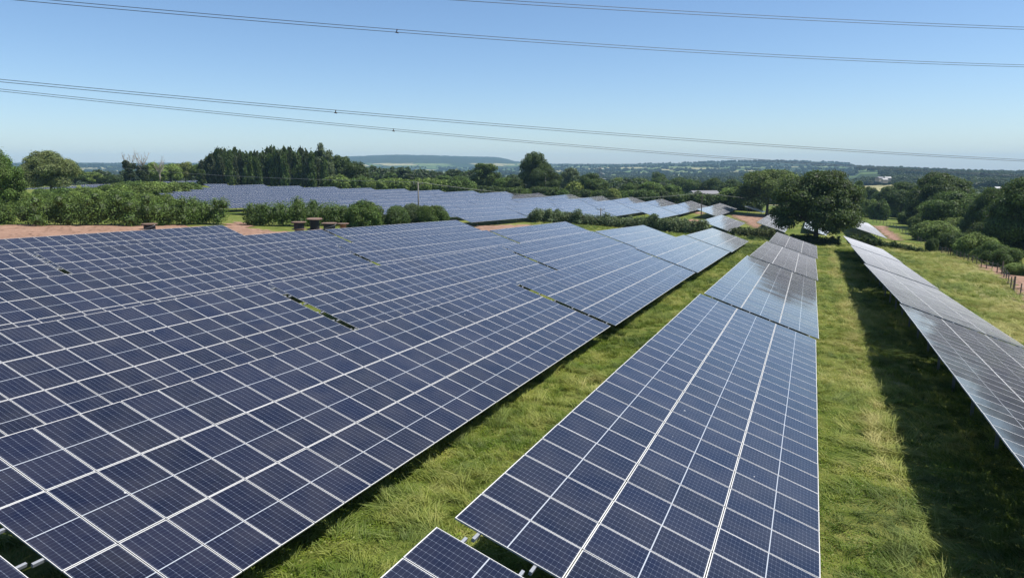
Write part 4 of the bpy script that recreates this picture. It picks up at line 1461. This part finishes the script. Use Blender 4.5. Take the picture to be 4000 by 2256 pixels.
def vnoise(x, y, s, seed):
    g = np.random.default_rng(seed)
    v = 0
    for k in range(5):
        ax, ay, ph = g.normal() / s, g.normal() / s, g.random() * 6.28
        v = v + np.sin(x * ax * 3 + y * ay * 3 + ph)
    return v / 3


def far_woods():
    g = np.random.default_rng(5)
    pr = [foliage_mesh('far_tree', crown_lobes(kd, 300 + i), 330, 0.16, 900 + i, core=0.8) for i, kd in enumerate(['round', 'round', 'tall', 'round', 'oak', 'bush'])]
    n = 52000
    D = 430 * (4600 / 430) ** (g.random(n) ** 0.80)
    px = g.uniform(-250, 4300, n)
    x = (px - 2000) / F * D
    y = D
    nz = vnoise(x, y, 210, 3) + 0.5 * vnoise(x, y, 80, 4)
    thr = np.where(D < 700, -0.25, np.where(D < 1500, 0.10, 0.22))
    # leave the field openings that show in the photograph clear
    keep = nz > thr
    dl = lambda a0, a1, d0, d1: (px > a0) & (px < a1) & (D > d0) & (D < d1)
    clear = dl(3325, 3500, 620, 1080) | dl(2690, 2900, 900, 1300) | dl(2560, 2680, 1000, 1300) | dl(3290, 3420, 1500, 2100) | dl(2190, 2480, 900, 1500)
    keep &= ~clear
    # hedgerow lines
    line = np.abs(np.sin(x / 150 + 0.6 * np.sin(y / 300))) < 0.035
    keep |= line & (g.random(n) < .8) & ~clear
    # houses stay visible
    for hx, hd in ((3450, 1130), (3896, 800)):
        keep &= ~((np.abs(px - hx) < 40) & (D > hd - 220) & (D < hd + 20))
    # fewer trees are needed on the near ground of the site itself
    keep &= ~((D < 520) & (px < 3000) & (g.random(n) < .35))
    x, y, D = x[keep], y[keep], D[keep]
    z = ground(x, y) - 0.6
    h = g.uniform(8, 15, len(x)) * np.where(D < 800, 0.85, 1.0)
    w = h * g.uniform(.85, 1.35, len(x))
    pts = np.stack([x, y, z], -1)
    rot = np.stack([x * 0, x * 0, g.random(len(x)) * 6.28], -1)
    scl = np.stack([w, w, h], -1)
    ob = instancer('distant_woodland', pr, pts, rot, scl, g.integers(0, 6, len(x)))
    return ob


fw = far_woods()
for o in bpy.data.objects:
    if o.name.startswith('distant_woodland'):
        o.color = (0.045, 0.070, 0.024, 1)


# ------------------------------------------------------------------ grass
def tuft_mesh(seed, n, hgt, lean, width, spread, tlo, thi):
    g = np.random.default_rng(seed)
    V, Fq, T = [], [], []
    for i in range(n):
        th = g.random() * 6.28
        r = spread * g.random() ** .5
        p = np.array([r * math.cos(th), r * math.sin(th), -0.02])
        h = hgt * (0.55 + 0.7 * g.random())
        ld = np.array([lean + 0.25 * g.normal(), 0.3 * g.normal(), 0])
        w = width * (0.7 + 0.6 * g.random())
        pa = g.random() * 3.14
        wv = np.array([math.cos(pa), math.sin(pa), 0]) * w
        k = len(V)
        t = tlo + (thi - tlo) * g.random()
        for q, (f, ww) in enumerate(((0, .8), (.45, 1.0), (.8, .7), (1.0, .1))):
            c = p + np.array([0, 0, h * (f - 0.28 * f * f * min(1, lean))]) + ld * h * f * f
            V += [c - wv * ww, c + wv * ww]
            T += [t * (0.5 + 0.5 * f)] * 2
        for q in range(3):
            Fq.append((k + 2 * q, k + 2 * q + 1, k + 2 * q + 3, k + 2 * q + 2))
    return mesh_from('grass_tuft', V, np.array(Fq), M_GRASS, tint=T)


def leafy_mesh(seed, n, rad, size, hgt):
    """low broad leaved plants: clover, dock"""
    g = np.random.default_rng(seed)
    V, Fq, T = [], [], []
    for i in range(n):
        th, r = g.random() * 6.28, rad * g.random() ** .5
        c = np.array([r * math.cos(th), r * math.sin(th), hgt * (0.4 + 0.8 * g.random())])
        s = size * (0.6 + 0.8 * g.random())
        k = len(V)
        nrm = g.normal(size=3) * .45 + np.array([0, 0, 1])
        nrm /= np.linalg.norm(nrm)
        u = np.cross(nrm, [1, 0.2, 0])
        u /= np.linalg.norm(u)
        w = np.cross(nrm, u)
        V += [c - u * s, c - w * s * .7, c + u * s, c + w * s * .7]
        T += [0.0 if g.random() > .08 else 1.0] * 4
        Fq.append((k, k + 1, k + 2, k + 3))
    return mesh_from('clover', V, np.array(Fq), M_GRASS, tint=T)


def make_grass():
    g = np.random.default_rng(21)
    seed = tuft_mesh(9, 12, 0.72, 0.55, 0.006, 0.22, 0.8, 1.0)
    pr = [tuft_mesh(1, 26, 0.42, 0.55, 0.010, 0.20, 0.0, 0.6), tuft_mesh(2, 26, 0.50, 0.85, 0.010, 0.22, 0.2, 0.9),
          tuft_mesh(3, 22, 0.34, 0.30, 0.012, 0.22, 0.0, 0.35), tuft_mesh(4, 24, 0.60, 1.10, 0.011, 0.24, 0.3, 1.0),
          leafy_mesh(5, 60, 0.36, 0.032, 0.14), leafy_mesh(6, 34, 0.26, 0.07, 0.22), seed]
    A, B, S = [], [], []

    def strip(a0, a1, b0, b1, dens, s):
        n = int((a1 - a0) * (b1 - b0) * dens)
        A.append(g.uniform(a0, a1, n))
        B.append(g.uniform(b0, b1, n))
        S.append(np.full(n, s))
    # lane between the first row beyond and the middle row
    strip(2, 26, -12.5, -3.5, 16, 0.85)
    strip(26, 60, -12.0, -4.8, 10, 1.0)
    strip(60, 135, -12.0, -5.0, 4.5, 1.25)
    # lane between the middle row and the shaded row
    strip(2, 26, -0.5, 9.0, 15, 0.85)
    strip(26, 60, 0.3, 9.0, 9, 1.0)
    strip(60, 150, 0.3, 9.0, 4.0, 1.25)
    # open hay field past the shaded row, and the headland behind
    strip(30, 80, 11, 30, 4.5, 1.1)
    strip(80, 190, 11, 38, 2.2, 1.3)
    strip(130, 165, -60, 12, 1.6, 1.2)
    strip(-3, 20, -20, -12, 5, 0.9)
    a, b, s = np.concatenate(A), np.concatenate(B), np.concatenate(S)
    x = HR[0] * a + HC[0] * b
    y = HR[1] * a + HC[1] * b
    keep = np.ones(len(x), bool)
    for P in SOILS:
        keep &= ~inpoly(P, x, y)
    nz = vnoise(x, y, 2.2, 8) + 0.7 * vnoise(x, y, 9, 9)
    keep &= ~((nz < -1.15) & (g.random(len(x)) < .7))
    x, y, s, nz, a, b = x[keep], y[keep], s[keep], nz[keep], a[keep], b[keep]
    z = ground(x, y)
    n = len(x)
    # the wind and mower lay the grass in swirls
    ang = 0.9 * np.sin(x * .35) + 0.9 * np.cos(y * .3) + g.normal(size=n) * 1.25 + 2.6
    rot = np.stack([g.normal(size=n) * .12, g.normal(size=n) * .12, ang], -1)
    hs = s * (0.62 + 0.24 * np.clip(nz, -1.4, 1.8)) * (0.55 + 0.8 * g.random(n)) * np.where((b > 0) & (b < 2.2), 0.65, 1.0)
    scl = np.stack([s * 1.05, s * 1.05, hs], -1)
    sel = nz + g.normal(size=n) * .6
    idx = np.where(sel < -0.5, 2, np.where(sel < 0.3, 0, np.where(sel < 0.9, 1, 3)))
    band = np.exp(-((b - 3.1 - 0.7 * np.sin(a * .13)) / 1.1) ** 2)
    idx = np.where((g.random(n) < band * 0.85), 3, idx)
    hayf = (b > 12) & (g.random(n) < 0.8)
    idx = np.where(hayf, 3, idx)
    clov = ((vnoise(x, y, 3.0, 77) > 0.35) & (g.random(n) < .6)) | ((b > 0) & (b < 2.2) & (g.random(n) < .45))
    idx = np.where(clov, 4, idx)
    idx = np.where((vnoise(x, y, 4.0, 55) > 0.9) & (g.random(n) < .22), 5, idx)
    idx = np.where((vnoise(x, y, 5.0, 91) > 0.2) & (g.random(n) < .16) & (b < 30), 6, idx)
    instancer('meadow_grass', pr, np.stack([x, y, z], -1), rot, scl, idx)
    print('grass tufts', n)


make_grass()

# ------------------------------------------------------------------ air
def make_haze():
    m = bpy.data.materials.new('haze_air')
    m.use_nodes = True
    nt = m.node_tree
    nt.nodes.clear()
    v = nt.nodes.new('ShaderNodeVolumePrincipled')
    v.inputs['Color'].default_value = (0.46, 0.75, 1.0, 1)
    v.inputs['Density'].default_value = 9.0e-5
    v.inputs['Anisotropy'].default_value = 0.0
    o = nt.nodes.new('ShaderNodeOutputMaterial')
    nt.links.new(v.outputs[0], o.inputs['Volume'])
    mb = MB().box((0, 0, 30), 17600, 17600, 250)
    me = mesh_from('haze', mb.v, mb.f, m)
    link('haze', me, kind='stuff')


make_haze()

# ------------------------------------------------------------------ light
SUN_EL, SUN_AZ = R(61), R(97)      # azimuth clockwise from the view direction
world = bpy.data.worlds.new('World')
scene.world = world
world.use_nodes = True
wt = world.node_tree
wt.nodes.clear()
sky = wt.nodes.new('ShaderNodeTexSky')
sky.sky_type = 'NISHITA'
sky.sun_disc = False
sky.sun_elevation = SUN_EL
sky.sun_rotation = SUN_AZ
sky.altitude = 1200
sky.air_density = 1.0
sky.dust_density = 1.2
sky.ozone_density = 4.0
bg = wt.nodes.new('ShaderNodeBackground')
bg.inputs['Strength'].default_value = 0.103
wo = wt.nodes.new('ShaderNodeOutputWorld')
hsn = wt.nodes.new('ShaderNodeHueSaturation')
hsn.inputs['Saturation'].default_value = 1.06
wt.links.new(sky.outputs[0], hsn.inputs['Color'])
wt.links.new(hsn.outputs[0], bg.inputs[0])
wt.links.new(bg.outputs[0], wo.inputs[0])
sd = bpy.data.lights.new('sun', 'SUN')
sd.energy = 4.4
sd.angle = R(0.5)
sd.color = (1.0, 0.955, 0.89)
so = bpy.data.objects.new('sun', sd)
COL.objects.link(so)
dvec = Vector((math.sin(SUN_AZ) * math.cos(SUN_EL), math.cos(SUN_AZ) * math.cos(SUN_EL), math.sin(SUN_EL)))
so.rotation_euler = dvec.to_track_quat('Z', 'Y').to_euler()
scene.view_settings.view_transform = 'Standard'
scene.view_settings.look = 'None'
scene.view_settings.exposure = 0.53
scene.view_settings.gamma = 1.0
scene.cycles.max_bounces = 6
scene.cycles.volume_bounces = 0
scene.cycles.transparent_max_bounces = 8
print('objects', len(C.objects))
